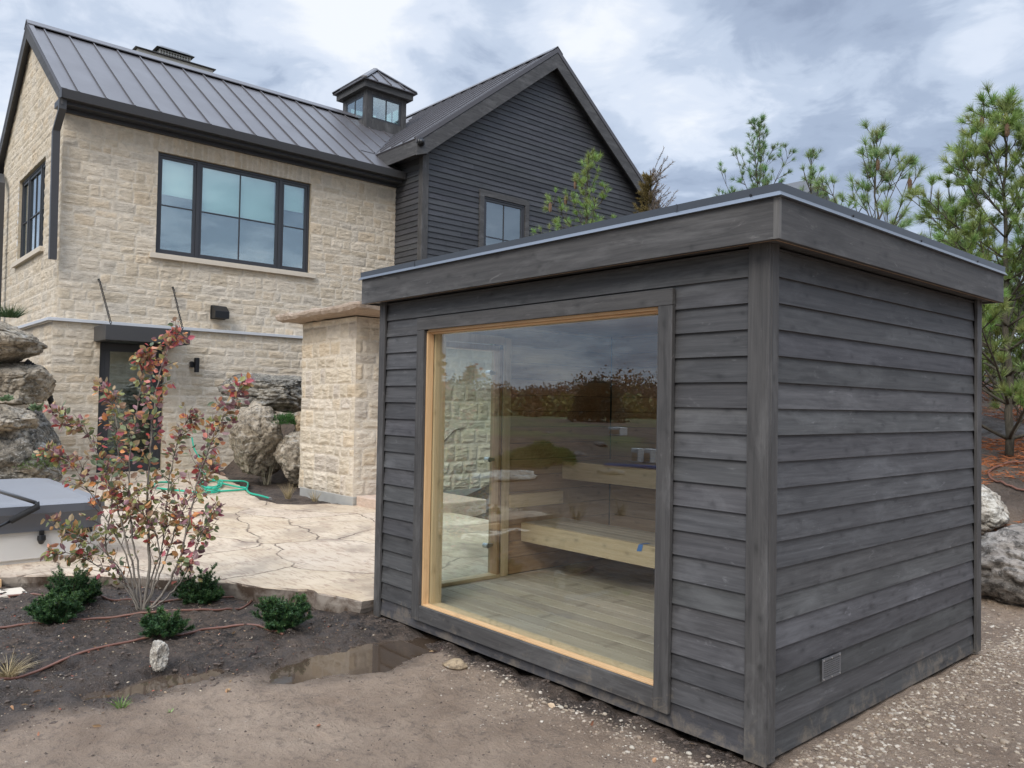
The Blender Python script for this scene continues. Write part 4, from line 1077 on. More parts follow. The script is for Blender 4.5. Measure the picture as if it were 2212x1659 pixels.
    for sx, sy in ((1, 0), (0, -1), (-1, 0), (0, 1)):
        for o in (-0.45, 0.0, 0.45):
            tt = 1 - abs(o) / e2
            b = np.array([cx + (e2 * sx if sx else o), cy + (e2 * sy if sy else o), 10.505]); tp = b + (A - [o if not sx else 0, o if not sy else 0, 0] - b) * 0
            q = np.array([cx + (o if not sx else 0), cy + (o if not sy else 0), 11.22]); en = b + (q - b) * tt * 0.93
            nn = np.array([sx * 0.62, sy * 0.62, 0.78]); sd = np.array([0, 1.0, 0]) if sx else np.array([1.0, 0, 0])
            if tt < 0.1: continue
            seam(m, b, en, nn, sd, 0.012, 0.03)
    m.build('hip_caps', MAT['roofmetal'], cu)
    # cupola glazing
    for (pl, ax) in ((cx + hf - 0.03, 'Y'), (cy - hf + 0.03, 'X'), (cx - hf + 0.06, 'Y'), (cy + hf - 0.06, 'X')):
        f = MB(); g = MB(); c = cy if ax == 'Y' else cx; a0, a1 = c - 0.485, c + 0.485; z0, z1 = 9.505, 10.185
        sg = 1 if (ax == 'Y' and pl > cx) else -1
        def bb(mb, q0, q1, zz0, zz1, d0=0.0, d1=0.035):
            if ax == 'Y': mb.box(pl - 0.02 - d0, pl - 0.02 + d1, q0, q1, zz0, zz1)
            else: mb.box(q0, q1, pl - 0.02 - d0, pl - 0.02 + d1, zz0, zz1)
        bb(f, a0, a1, z1 - 0.05, z1); bb(f, a0, a1, z0, z0 + 0.05); bb(f, a0, a0 + 0.05, z0 + 0.051, z1 - 0.051); bb(f, a1 - 0.05, a1, z0 + 0.051, z1 - 0.051); bb(f, c - 0.012, c + 0.012, z0 + 0.051, z1 - 0.051)
        ff = f.build('cupola_window', MAT['frame'], cu); bb(g, a0 + 0.03, a1 - 0.03, z0 + 0.03, z1 - 0.03, -0.012, 0.018)
        ff.parent = cu; g.build('pane', MAT['houseglass'], cu)

    # ---- timber wing
    GX, GY0, GY1, RY, RZ, SB = -13.8, 7.72, 16.08, 11.9, 11.29, 0.772
    zr = lambda y: RZ - 0.16 - SB * np.abs(y - RY)
    clip = lambda z: (RY - (RZ - 0.30 - z) / SB, RY + (RZ - 0.30 - z) / SB)
    w2 = (12.55, 13.9, 4.9, 6.3)
    m = MB(); clapboards(m, (GX, 0, 0), (0, 1, 0), (1, 0, 0), GY0 + 0.16, GY1 - 0.16, 0.9, 11.0, 0.137, [(9.50, 11.15, 4.6, 6.98), w2], clip=clip, thick=0.02, seed=31)
    m.build('gable_siding', MAT['wingY'], R)
    m = MB(); clapboards(m, (0, GY0, 0), (1, 0, 0), (0, -1, 0), -15.05, GX - 0.16, 0.9, 7.86, 0.137, (), thick=0.02, seed=32, joints=False); m.build('return_siding', MAT['wingX'], R)
    m = MB(); m.box(GX - 0.15, GX + 0.022, GY0 - 0.022, GY0 + 0.02, 0.8, 7.9); m.box(GX - 0.01, GX + 0.0225, GY0 + 0.0205, GY0 + 0.16, 0.8, 7.95); m.build('corner_board', MAT['trimZ'], R, bevel=0.004)
    m = MB(); m.box(GX - 0.15, GX + 0.022, GY1 - 0.16, GY1 + 0.02, 0.8, 7.9); m.build('corner_board', MAT['trimZ'], R, bevel=0.004)
    m = MB(); m.prism([(GX - 0.045, GY0 + 0.03, 0.8), (GX - 0.045, GY1 - 0.03, 0.8), (GX - 0.045, GY1 - 0.03, 8.0), (GX - 0.045, RY, 11.15), (GX - 0.045, GY0 + 0.03, 8.0)], (-0.05, 0, 0)); m.box(-22, GX - 0.1, GY0 + 0.06, GY1 - 0.06, 0.8, 7.7); m.build('wing_core', MAT['interior'], R)
    xr = GX + 0.27
    m = MB(); nb = np.array([0, -SB, 1.0]); nb /= np.linalg.norm(nb); nb2 = nb * [1, -1, 1]; e0, e1 = 7.33, 16.47; ze = RZ - SB * (RY - e0)
    m.prism([(xr, e0, ze), (xr, RY, RZ), (-23, RY, RZ), (-23, e0, ze)], -nb * 0.05); m.prism([(xr, e1, ze), (-23, e1, ze), (-23, RY + .001, RZ), (xr, RY + .001, RZ)], -nb2 * 0.05)
    rf = m.build('roof', MAT['roofmetal'], R); rf['label'] = 'standing seam roof over the timber wing'
    m = MB(); xx = xr - 0.12
    while xx > -22.9:
        ys = e0 + 0.03 if xx > -15.3 else e0 + 0.03 + max(0, (-15.30 - xx) * sl / SB)
        if ys < RY - 0.2: seam(m, (xx, ys, RZ - SB * (RY - ys)), (xx, RY - 0.16, RZ - SB * 0.16), nb, (1, 0, 0))
        seam(m, (xx, e1 - 0.03, RZ - SB * (e1 - 0.03 - RY)), (xx, RY + 0.16, RZ - SB * 0.16), nb2, (1, 0, 0)); xx -= 0.4932
    m.build('seams', MAT['roofmetal'], rf)
    m = MB(); m.prism([(xr + 0.01, RY - 0.2, RZ - SB * 0.2 + 0.05), (xr + 0.01, RY - 0.2, RZ - SB * .2 + 0.07), (xr + 0.01, RY, RZ + 0.08), (xr + 0.01, RY + 0.2, RZ - SB * .2 + 0.07), (xr + .01, RY + .2, RZ - SB * .2 + .05), (xr + 0.01, RY, RZ + 0.055)], (-9.4, 0, 0)); m.build('ridge_cap', MAT['roofmetal'], rf)
    m = MB()
    for ys, s_ in ((e0, 1), (e1, -1)):
        m.prism([(xr + 0.012, ys, ze + 0.03), (xr + 0.012, RY, RZ + 0.03), (xr + 0.012, RY, RZ - 0.10), (xr + 0.012, ys, ze - 0.10)], (-0.045, 0, 0))
    m.build('rake_trim', MAT['roofmetal'], rf)
    m = MB()
    m.prism([(xr, e0 + 0.02, ze - 0.102), (xr, RY - .001, RZ - 0.12), (xr, RY - .001, RZ - 0.52), (xr, e0 + 0.30, ze - 0.30), (xr, e0 + 0.02, ze - 0.40)], (-0.04, 0, 0))
    m.build('rake_board', MAT['trimY'], R)
    m = MB(); m.prism([(xr, e1 - 0.02, ze - 0.102), (xr, RY + .001, RZ - 0.12), (xr, RY + .001, RZ - 0.52), (xr, e1 - 0.30, ze - 0.30), (xr, e1 - 0.02, ze - 0.40)], (-0.04, 0, 0)); m.build('rake_board', MAT['trimY'], R)
    m = MB(); m.box(-15.25, xr - 0.041, e0 + 0.02, e0 + 0.06, ze - 0.38, ze - 0.04); m.build('eave_board', MAT['trimX'], R)
    m = MB(); m.box(-15.25, xr - 0.041, e0 + 0.061, GY0 - 0.03, ze - 0.30, ze - 0.27); m.prism([(xr - 0.04, e0 + .1, ze - .18), (xr - 0.04, RY, RZ - .3), (xr - 0.04, RY, RZ - .33), (xr - 0.04, e0 + .1, ze - .21)], (-0.28, 0, 0)); m.prism([(xr - 0.04, e1 - .1, ze - .18), (xr - 0.04, RY, RZ - .301), (xr - 0.04, RY, RZ - .331), (xr - 0.04, e1 - .1, ze - .21)], (-0.28, 0, 0)); m.build('soffit', MAT['frame'], R)
    # gable windows
    wn = window('window', GX - 0.03, 'Y', [(9.62, 11.03, True)], 4.75, 6.86, 5.85, 1, 0); wn['label'] = 'double-hung window in the timber gable'
    m = MB(); m.box(GX - 0.02, GX + 0.028, 9.47, 11.18, 6.865, 7.02); m.box(GX - 0.02, GX + 0.027, 9.47, 9.617, 4.6, 6.864); m.box(GX - 0.02, GX + 0.027, 11.033, 11.18, 4.6, 6.864); m.box(GX - .02, GX + .06, 9.47, 11.18, 4.5, 4.599); m.build('trim_board', MAT['trimY'], wn)
    wn = window('window', GX - 0.03, 'Y', [(12.67, 13.78, True)], 5.0, 6.2, None, 1, 0); wn['label'] = 'small window half hidden by the young pine'
    m = MB(); m.box(GX - 0.02, GX + 0.028, 12.52, 13.93, 6.205, 6.33); m.box(GX - 0.02, GX + 0.027, 12.52, 12.667, 4.88, 6.204); m.box(GX - 0.02, GX + 0.027, 13.783, 13.93, 4.88, 6.204); m.build('trim_board', MAT['trimY'], wn)
    # dome camera on the rake end
    c = at(909, 307, x=xr + 0.02)
    m = MB(); sph = []
    n = 12
    for i in range(7):
        th = math.pi / 2 * i / 6
        for k in range(n): a = 2 * math.pi * k / n; sph.append((c[0] + 0.02 + 0.075 * math.sin(math.pi / 2 - th) * 0 + 0.08 * math.sin(th), c[1] + 0.075 * math.cos(th) * math.cos(a), c[2] + 0.075 * math.cos(th) * math.sin(a)))
    m.add(sph, [(i * n + k, i * n + (k + 1) % n, (i + 1) * n + (k + 1) % n, (i + 1) * n + k) for i in range(6) for k in range(n)]); m.cyl((c[0] - 0.01, c[1], c[2]), (c[0] + 0.025, c[1], c[2]), 0.10, 16)
    m.build('security_camera', MAT['black'], R, smooth=True)

    # ---- entrance door, canopy, chains, lamp, vent
    m = MB(); px = -15.0
    m.box(px, px + .07, 1.03, 1.12, 0.03, 2.60); m.box(px, px + .07, 2.12, 2.21, 0.03, 2.60); m.box(px, px + .07, 1.121, 2.119, 2.45, 2.60); m.box(px + .004, px + .06, 1.121, 2.119, 0.03, 0.30); m.box(px + .004, px + .06, 1.121, 1.22, 0.301, 2.449); m.box(px + .004, px + .06, 2.02, 2.119, 0.301, 2.449)
    d = m.build('door', MAT['frame'], R, bevel=0.004); d['label'] = 'dark glazed entrance door under the canopy'
    m = MB(); m.box(px + 0.02, px + 0.03, 1.2, 2.04, 0.28, 2.46); m.build('pane', MAT['houseglass'], d)
    m = MB(); m.cyl((px + 0.10, 2.07, 0.95), (px + 0.10, 2.07, 1.25), 0.012); m.cyl((px + .05, 2.07, 1.0), (px + .10, 2.07, 1.0), 0.008); m.cyl((px + .05, 2.07, 1.2), (px + .10, 2.07, 1.2), 0.008); m.build('handle', MAT['black'], d)
    m = MB(); m.box(-15.3, -14.84, 1.0, 2.24, -0.05, 0.028); m.build('threshold', MAT['concrete'], d)
    m = MB(); m.box(-14.86, -14.05, 0.90, 2.43, 2.615, 2.90); cn = m.build('canopy', MAT['gutter'], R, bevel=0.006); cn['label'] = 'flat metal door canopy hung on two chains'
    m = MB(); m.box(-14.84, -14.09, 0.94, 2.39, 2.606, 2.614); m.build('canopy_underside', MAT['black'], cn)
    def chain(a, b):
        a = np.array(a); b = np.array(b); Lc = np.linalg.norm(b - a); n = int(Lc / 0.048); d_ = (b - a) / Lc
        mm = MB(); s1 = np.cross(d_, [0, 0, 1.0]); s1 /= np.linalg.norm(s1); s2 = np.cross(d_, s1)
        for i in range(n):
            c_ = a + d_ * Lc * (i + .5) / n; s = s1 if i % 2 else s2
            tt = np.linspace(0, 2 * np.pi, 9)
            pts = [c_ + d_ * math.cos(x) * 0.034 + s * math.sin(x) * 0.020 for x in tt]
            mm.tube(pts, 0.0065, 5, cap=False)
        mm.cyl(a - np.array([0.06, 0, 0]), a + np.array([0.02, 0, 0]), 0.016, 8); mm.cyl(b, b - np.array([0, 0, .05]), 0.012, 8)
        mm.build('chain', MAT['black'], cn)
    chain((-14.94, 0.98, 3.83), (-14.2, 1.02, 2.94)); chain((-14.94, 2.37, 3.83), (-14.2, 2.33, 2.94))
    # vent hood
    m = MB(); y0_, y1_, z0_, z1_ = 3.17, 3.47, 3.26, 3.53
    m.box(-15.02, -14.93, y0_ - 0.01, y1_ + 0.0, z0_ - 0.01, z1_ + 0.01); v = m.build('vent_hood', MAT['black'], R, bevel=0.004)
    m = MB(); m.prism([(-14.93, y0_, z1_), (-14.88, y0_, z1_), (-14.72, y0_, z1_ - 0.12), (-14.72, y0_, z0_), (-14.93, y0_, z0_)], (0, y1_ - y0_, 0)); m.build('hood', MAT['black'], v, bevel=0.004)
    # wall lamp: cylinder on a bracket
    m = MB(); yl = 2.83; m.cyl((-14.76, yl, 2.10), (-14.76, yl, 2.40), 0.052, 20); lp = m.build('wall_lamp', MAT['black'], R, smooth=False)
    m = MB(); m.box(-14.90, -14.80, yl - 0.11, yl - 0.02, 2.20, 2.31); m.build('bracket', MAT['black'], lp)


make_house()


# ================================================================== stone pillar
def make_pillar():
    R = root('stone_pillar', (-8.76, 3.8, 0.1), 'square rubble limestone pillar with a rough slab cap beside the patio', 'pillar')
    x0, x1, y0, y1, zt = -9.56, -7.97, 2.6, 5.1, 2.75
    pal = [(0.55, 0.475, 0.365), (0.53, 0.455, 0.345), (0.57, 0.50, 0.40), (0.50, 0.43, 0.33), (0.54, 0.445, 0.32), (0.48, 0.42, 0.345)]
    m = MB()
    kw = dict(course=(0.11, 0.30), length=(0.12, 0.42), palette=pal, amp=0.05, jit=0.03)
    stone_wall(m, (x0, y0, 0), (1, 0, 0), (0, -1, 0), 0, x1 - x0, 0.2, zt, 0.016, seed=41, **kw)
    stone_wall(m, (x1, y0, 0), (0, 1, 0), (1, 0, 0), 0, y1 - y0, 0.2, zt, 0.018, seed=42, **kw)
    stone_wall(m, (x0, y1, 0), (0, -1, 0), (-1, 0, 0), 0, y1 - y0, 0.2, zt, 0.05, seed=43, **kw)
    stone_wall(m, (x1, y1, 0), (-1, 0, 0), (0, 1, 0), 0, x1 - x0, 0.2, zt, 0.05, seed=44, **kw)
    m.box(x0 + 0.06, x1 - 0.06, y0 + 0.06, y1 - 0.06, 0.0, zt + 0.01, (0.5, 0.42, 0.3))
    m.build('shaft', MAT['stone'], R)
    m = MB(); m.box(x0 + 0.02, x1 + 0.03, y0 - 0.03, y1, -0.05, 0.22); m.build('footing', MAT['concrete'], R, bevel=0.012)
    # slab cap
    c0, c1, d0, d1 = -9.86, -7.30, 2.24, 5.35
    N = 90
    per = []
    for (ax, ay), (bx, by) in (((c0, d0), (c1, d0)), ((c1, d0), (c1, d1)), ((c1, d1), (c0, d1)), ((c0, d1), (c0, d0))):
        for i in range(N): t = i / N; per.append((ax + (bx - ax) * t, ay + (by - ay) * t))
    per = np.array(per); ctr = np.array([(c0 + c1) / 2, (d0 + d1) / 2]); n = len(per)
    d = ctr - per; d /= np.linalg.norm(d, axis=1)[:, None]
    rings = []
    for z, inn, a, s in ((2.765, 0.10, 0.10, 1), (2.79, 0.02, 0.07, 2), (2.84, 0.0, 0.06, 3), (2.875, 0.015, 0.04, 4), (2.895, 0.07, 0.05, 5)):
        q = per + d * (inn + 1.5 * a * (fbm(per * 3.5 + s * 0.15, 5, 70, 0.6) - 0.35)[:, None])
        zz = z + 0.07 * (fbm(per * 4 + s * 0.3, 4, 80) - 0.5)
        rings.append(np.c_[q, zz])
    V = np.vstack(rings); f = [tuple(range(n))[::-1], tuple(range(4 * n, 5 * n))]
    for k in range(4):
        for i in range(n): j = (i + 1) % n; f.append((k * n + i, k * n + j, (k + 1) * n + j, (k + 1) * n + i))
    m = MB(); m.add(V, f, (0.36, 0.28, 0.215)); m.build('cap_slab', MAT['stone'], R)
    m = MB(); m.box(-7.93, -6.6, 2.62, 3.9, 0.0, 0.235, (0.58, 0.45, 0.36)); o = m.build('stone_step', MAT['stone'], base=(-7.2, 3.2, 0.0), bevel=0.02)
    tag(o, 'low pinkish stone step against the right side of the pillar', 'step')


make_pillar()


# ================================================================== boulders
def ico(sub):
    bm = bmesh.new(); bmesh.ops.create_icosphere(bm, subdivisions=sub, radius=1.0)
    V = np.array([v.co[:] for v in bm.verts]); F = [[v.index for v in f.verts] for f in bm.faces]; bm.free(); return V, F


ICO = {k: ico(k) for k in (1, 2, 3, 6)}


def boulder(name, c, size, seed, mat, label, cat='boulder', group=None, sub=6, cuts=9, layer=0.0, parent=None, rough=1.0):
    V, F = ICO[sub]; r = np.random.default_rng(seed); P = V.copy()
    for _ in range(cuts):
        d = r.normal(size=3); d /= np.linalg.norm(d); o = r.uniform(0.62, 0.88)
        k = P @ d; over = np.maximum(0, k - o); P -= d * (over * 0.86)[:, None]
    n = fbm(V * 1.6 + seed, 5, seed, 0.55) - 0.5; n2 = 1 - np.abs(2 * fbm(V * 3.1 + seed, 5, seed + 3) - 1); n3 = fbm(V * 11 + seed, 3, seed + 9) - 0.5
    disp = (0.35 * n + 0.12 * (n2 - 0.6) + 0.06 * n3) * rough
    if layer: disp += layer * (fbm(np.c_[V[:, 0] * 1.0, V[:, 1] * 1.0, V[:, 2] * 9] + seed, 4, seed + 20) - 0.5)
    crev = sstep(fbm(V * 2.2 + 9 + seed, 3, seed + 60), 0.44, 0.5) * (1 - sstep(fbm(V * 2.2 + 9 + seed, 3, seed + 60), 0.5, 0.56))
    P = P * (1 + disp - 0.07 * crev * rough)[:, None]
    P = P * np.array(size) + np.array(c)
    mb = MB(); mb.add(P, F)
    o = mb.build(name, mat, base=(c[0], c[1], c[2] - size[2]), smooth=True)
    tag(o, label, cat, group); return o


G = 'boulders of the rock garden'
boulder('boulder', (-12.0, 3.25, 1.68), (0.9, 0.95, 0.40), 3, MAT['rockdark'], 'layered grey boulder on top of the group between door and pillar', group=G, layer=0.15)
boulder('boulder', (-11.5, 2.74, 0.78), (0.62, 0.56, 0.70), 5, MAT['rock'], 'tall upright boulder nearest the door, left of the pillar', group=G)
boulder('boulder', (-10.9, 3.42, 0.52), (0.60, 0.62, 0.52), 8, MAT['rock'], 'low mottled boulder right against the left side of the pillar', group=G)
boulder('boulder', (-11.0, 3.55, 1.14), (0.38, 0.36, 0.26), 12, MAT['rocktan'], 'small orange-tan boulder beside the juniper', group=G)
boulder('boulder', (-13.0, -1.22, 2.42), (0.75, 0.92, 0.40), 15, MAT['rock'], 'flat layered boulder topmost at the left edge, under the green tuft', group=G, layer=0.13)
boulder('boulder', (-12.9, -0.78, 1.72), (0.7, 0.62, 0.44), 18, MAT['rock'], 'boulder with a rusty patch below the corrugated pipe', group=G)
boulder('boulder', (-12.2, -1.15, 1.16), (0.6, 0.62, 0.26), 22, MAT['rock'], 'low flat boulder second from the bottom at the left edge', group=G, layer=0.06)
boulder('boulder', (-12.3, -0.78, 0.55), (0.75, 0.72, 0.62), 25, MAT['rockdark'], 'big black and white mottled boulder behind the hot tub', group=G)
boulder('boulder', (-13.6, -0.30, 0.75), (0.6, 0.42, 0.6), 27, MAT['rockdark'], 'mossy boulder touching the lower house corner', group=G)
boulder('boulder', (-12.3, -2.1, 0.6), (0.7, 0.7, 0.6), 44, MAT['rock'], 'round-shouldered boulder of the lower row, beside the mottled one behind the hot tub', group=G)
boulder('boulder', (-12.9, -2.4, 1.5), (0.7, 0.8, 0.5), 46, MAT['rockdark'], 'dark boulder of the middle row just outside the left edge', group=G)
boulder('boulder', (-12.4, -3.3, 0.5), (0.65, 0.6, 0.5), 48, MAT['rockdark'], 'last low boulder of the row beyond the hot tub, outside the left edge', group=G)
boulder('boulder', (-0.12, 4.52, 0.22), (0.72, 0.62, 0.40), 33, MAT['rockgrey'], 'large grey flat-topped boulder behind the cabin corner', group=G)
boulder('boulder', (-0.86, 4.86, 0.66), (0.36, 0.26, 0.24), 36, MAT['rockwhite'], 'small pale cream boulder above the grey one behind the cabin', group=G)
c = at(342, 1440, z=-0.02)
boulder('white_rock', (c[0], c[1], 0.035), (0.052, 0.052, 0.085), 51, MAT['rockwhite'], 'upright knobbly white rock on the dark soil below the yews', 'rock', sub=6, cuts=7, rough=2.2)
c = at(985, 1437, z=-0.03)
boulder('flat_stone', (c[0], c[1], -0.02), (0.10, 0.075, 0.022), 52, MAT['rocktan'], 'flat pale stone chip near the puddle in front of the window', 'stone', sub=3, cuts=5)


# ================================================================== pebbles
def pebbles():
    V1, F1 = ICO[1]; r = np.random.default_rng(77)
    def scatter(n, fn, smin, smax):
        mb = MB(); F = np.array(F1); allV = []; allC = []; allF = []
        k = 0
        while k < n:
            x, y, ok = fn(r)
            if not ok: continue
            s = smin * (smax / smin) ** (r.random() ** 2.4)
            sc = np.array([s * r.uniform(.8, 1.4), s * r.uniform(.8, 1.2), s * r.uniform(.45, .8)])
            a = r.uniform(0, 6.28); ca, sa = math.cos(a), math.sin(a)
            P = V1 * (1 + 0.35 * (r.random((len(V1), 1)) - .5)) * sc; P = np.c_[P[:, 0] * ca - P[:, 1] * sa, P[:, 0] * sa + P[:, 1] * ca, P[:, 2]]
            allV.append(P); allC.append((x, y)); k += 1
        xy = np.array(allC); z = gheight(xy[:, 0], xy[:, 1])
        A = np.array(allV) + np.c_[xy, z - 0.001][:, None, :]
        nV = len(V1)
        base = r.uniform(0, 1, len(A)); pal = np.array([(0.44, 0.37, 0.29), (0.38, 0.31, 0.23), (0.30, 0.24, 0.185), (0.54, 0.48, 0.40), (0.22, 0.17, 0.13), (0.34, 0.26, 0.19), (0.26, 0.20, 0.155)])
        C = pal[r.integers(0, len(pal), len(A))] * r.uniform(.8, 1.1, (len(A), 1))
        mb.v.append(A.reshape(-1, 3)); mb.c.append(np.repeat(C, nV, 0))
        mb.f = (F[None] + (np.arange(len(A)) * nV)[:, None, None]).reshape(-1, 3).tolist(); mb.n = len(A) * nV
        return mb
    def front(r):
        x = r.uniform(-2.6, 0.6); d = abs(r.normal(0, 0.13)) + 0.01; y = -0.04 - d
        ok = r.random() < (0.15 + 0.85 * np.clip((x + 2.2) / 1.2, 0, 1)); y -= 0.12 * r.random() * np.clip((x + 1.8), 0, 1); return x, y, ok
    def mid(r):
        x = r.uniform(-2.0, 0.7); y = -0.06 - abs(r.normal(0, 0.30)); ok = vnoise(np.array([[x * 4, y * 4]]), 5)[0] > 0.45; return x, y, ok
    def right(r):
        x = 0.03 + abs(r.normal(0, 0.45)); y = r.uniform(-0.2, 4.3); ok = r.random() < math.exp(-max(0, x - 0.15) * 1.6); return x, y, ok
    def wide(r):
        x = r.uniform(-2.4, 2.6); y = r.uniform(-2.8, 4.2); ok = not (-3.3 < x < 0.02 and y > -0.03); return x, y, ok
    def bed(r):
        x = r.uniform(-5.2, -2.5); y = r.uniform(-2.6, -0.2); ok = True
        if ((x + 2.47) / .3) ** 2 + ((y + .6) / .6) ** 2 < 1: ok = False
        return x, y, ok
    def back(r): return r.uniform(-1.0, 0.8), r.uniform(2.62, 4.3), True
    parts = [scatter(5200, back, 0.003, 0.016), scatter(2600, front, 0.002, 0.012), scatter(3400, mid, 0.0015, 0.007), scatter(19000, right, 0.002, 0.014), scatter(2200, wide, 0.0018, 0.007), scatter(1400, bed, 0.0015, 0.006)]
    mb = MB()
    for p in parts:
        off = mb.n
        mb.v += p.v; mb.c += p.c; mb.f += [[i + off for i in f] for f in p.f]; mb.n += p.n
    m, t = newmat('pebble'); tn = t.n('ShaderNodeAttribute', _attribute_name='tone'); n = t.noise(t.coord(), 70, 3, 0.6)
    finish(t, t.mix(1.0, tn.outputs[0], t.mix(n, (0.75, 0.73, 0.7), (1.1, 1.1, 1.1)), 'MULTIPLY'), 0.85)
    o = mb.build('gravel', m); tag(o, kind='stuff', label='scattered pale gravel and crushed stone on the soil around the cabin', cat='gravel')
    # crumbs of soil in the planting bed
    def crumb(r):
        x = r.uniform(-5.4, -2.5); y = r.uniform(-2.7, 0.0)
        return x, y, (x < -3.3 or y < -0.1) and ((x + 2.47) / .25) ** 2 + ((y + .6) / .55) ** 2 > 1
    def crumb2(r):
        x = r.uniform(-3.2, 0.0); return x, -abs(r.normal(0, 0.06)) - 0.0, True
    def crumb3(r):
        return r.uniform(-2.6, 2.0), r.uniform(-2.6, 0.0), True
    P = [scatter(5200, crumb, 0.002, 0.016), scatter(1500, crumb2, 0.002, 0.014), scatter(5500, crumb3, 0.0015, 0.007)]
    mb = MB()
    for p in P:
        off = mb.n
        mb.v += p.v; mb.c += [np.full_like(q, 1) * [0.5, 0.5, 0.5] for q in p.c]; mb.f += [[i + off for i in f] for f in p.f]; mb.n += p.n
    mb.c = [c * 0 + np.array([0.095, 0.070, 0.055]) * (0.5 + rng.random((len(c), 1))) for c in mb.c]
    o = mb.build('soil_crumbs', m); tag(o, kind='stuff', label='small clods of dark soil over the planting bed', cat='soil')
    # individual larger stones near the cabin front
    Vb, Fb = ICO[2]; first = None
    for i in range(46):
        if i < 24: x = r.uniform(-1.9, 0.25); y = -0.06 - abs(r.normal(0, 0.14)); s = r.uniform(0.007, 0.015)
        else: x = 0.10 + abs(r.normal(0, 0.35)); y = r.uniform(-0.25, 3.2); s = r.uniform(0.009, 0.021)
        n_ = fbm(Vb * 1.7 + i, 3, i) - 0.5
        P = Vb * (1 + 0.7 * n_)[:, None] * [s * 1.3, s, s * 0.75]; z = gz(x, y) + s * 0.3
        m2 = MB(); m2.add(P + [x, y, z], Fb, np.array([(0.42, 0.35, 0.27), (0.34, 0.275, 0.21), (0.50, 0.45, 0.37), (0.30, 0.23, 0.17)][i % 4]))
        o = m2.build('pebble_stone', m, base=(x, y, z - s * .5), smooth=True); o.rotation_euler.z = 0
        tag(o, 'rounded pale stone lying loose on the soil beside the cabin wall', 'stone', 'loose pale stones around the cabin')


pebbles()


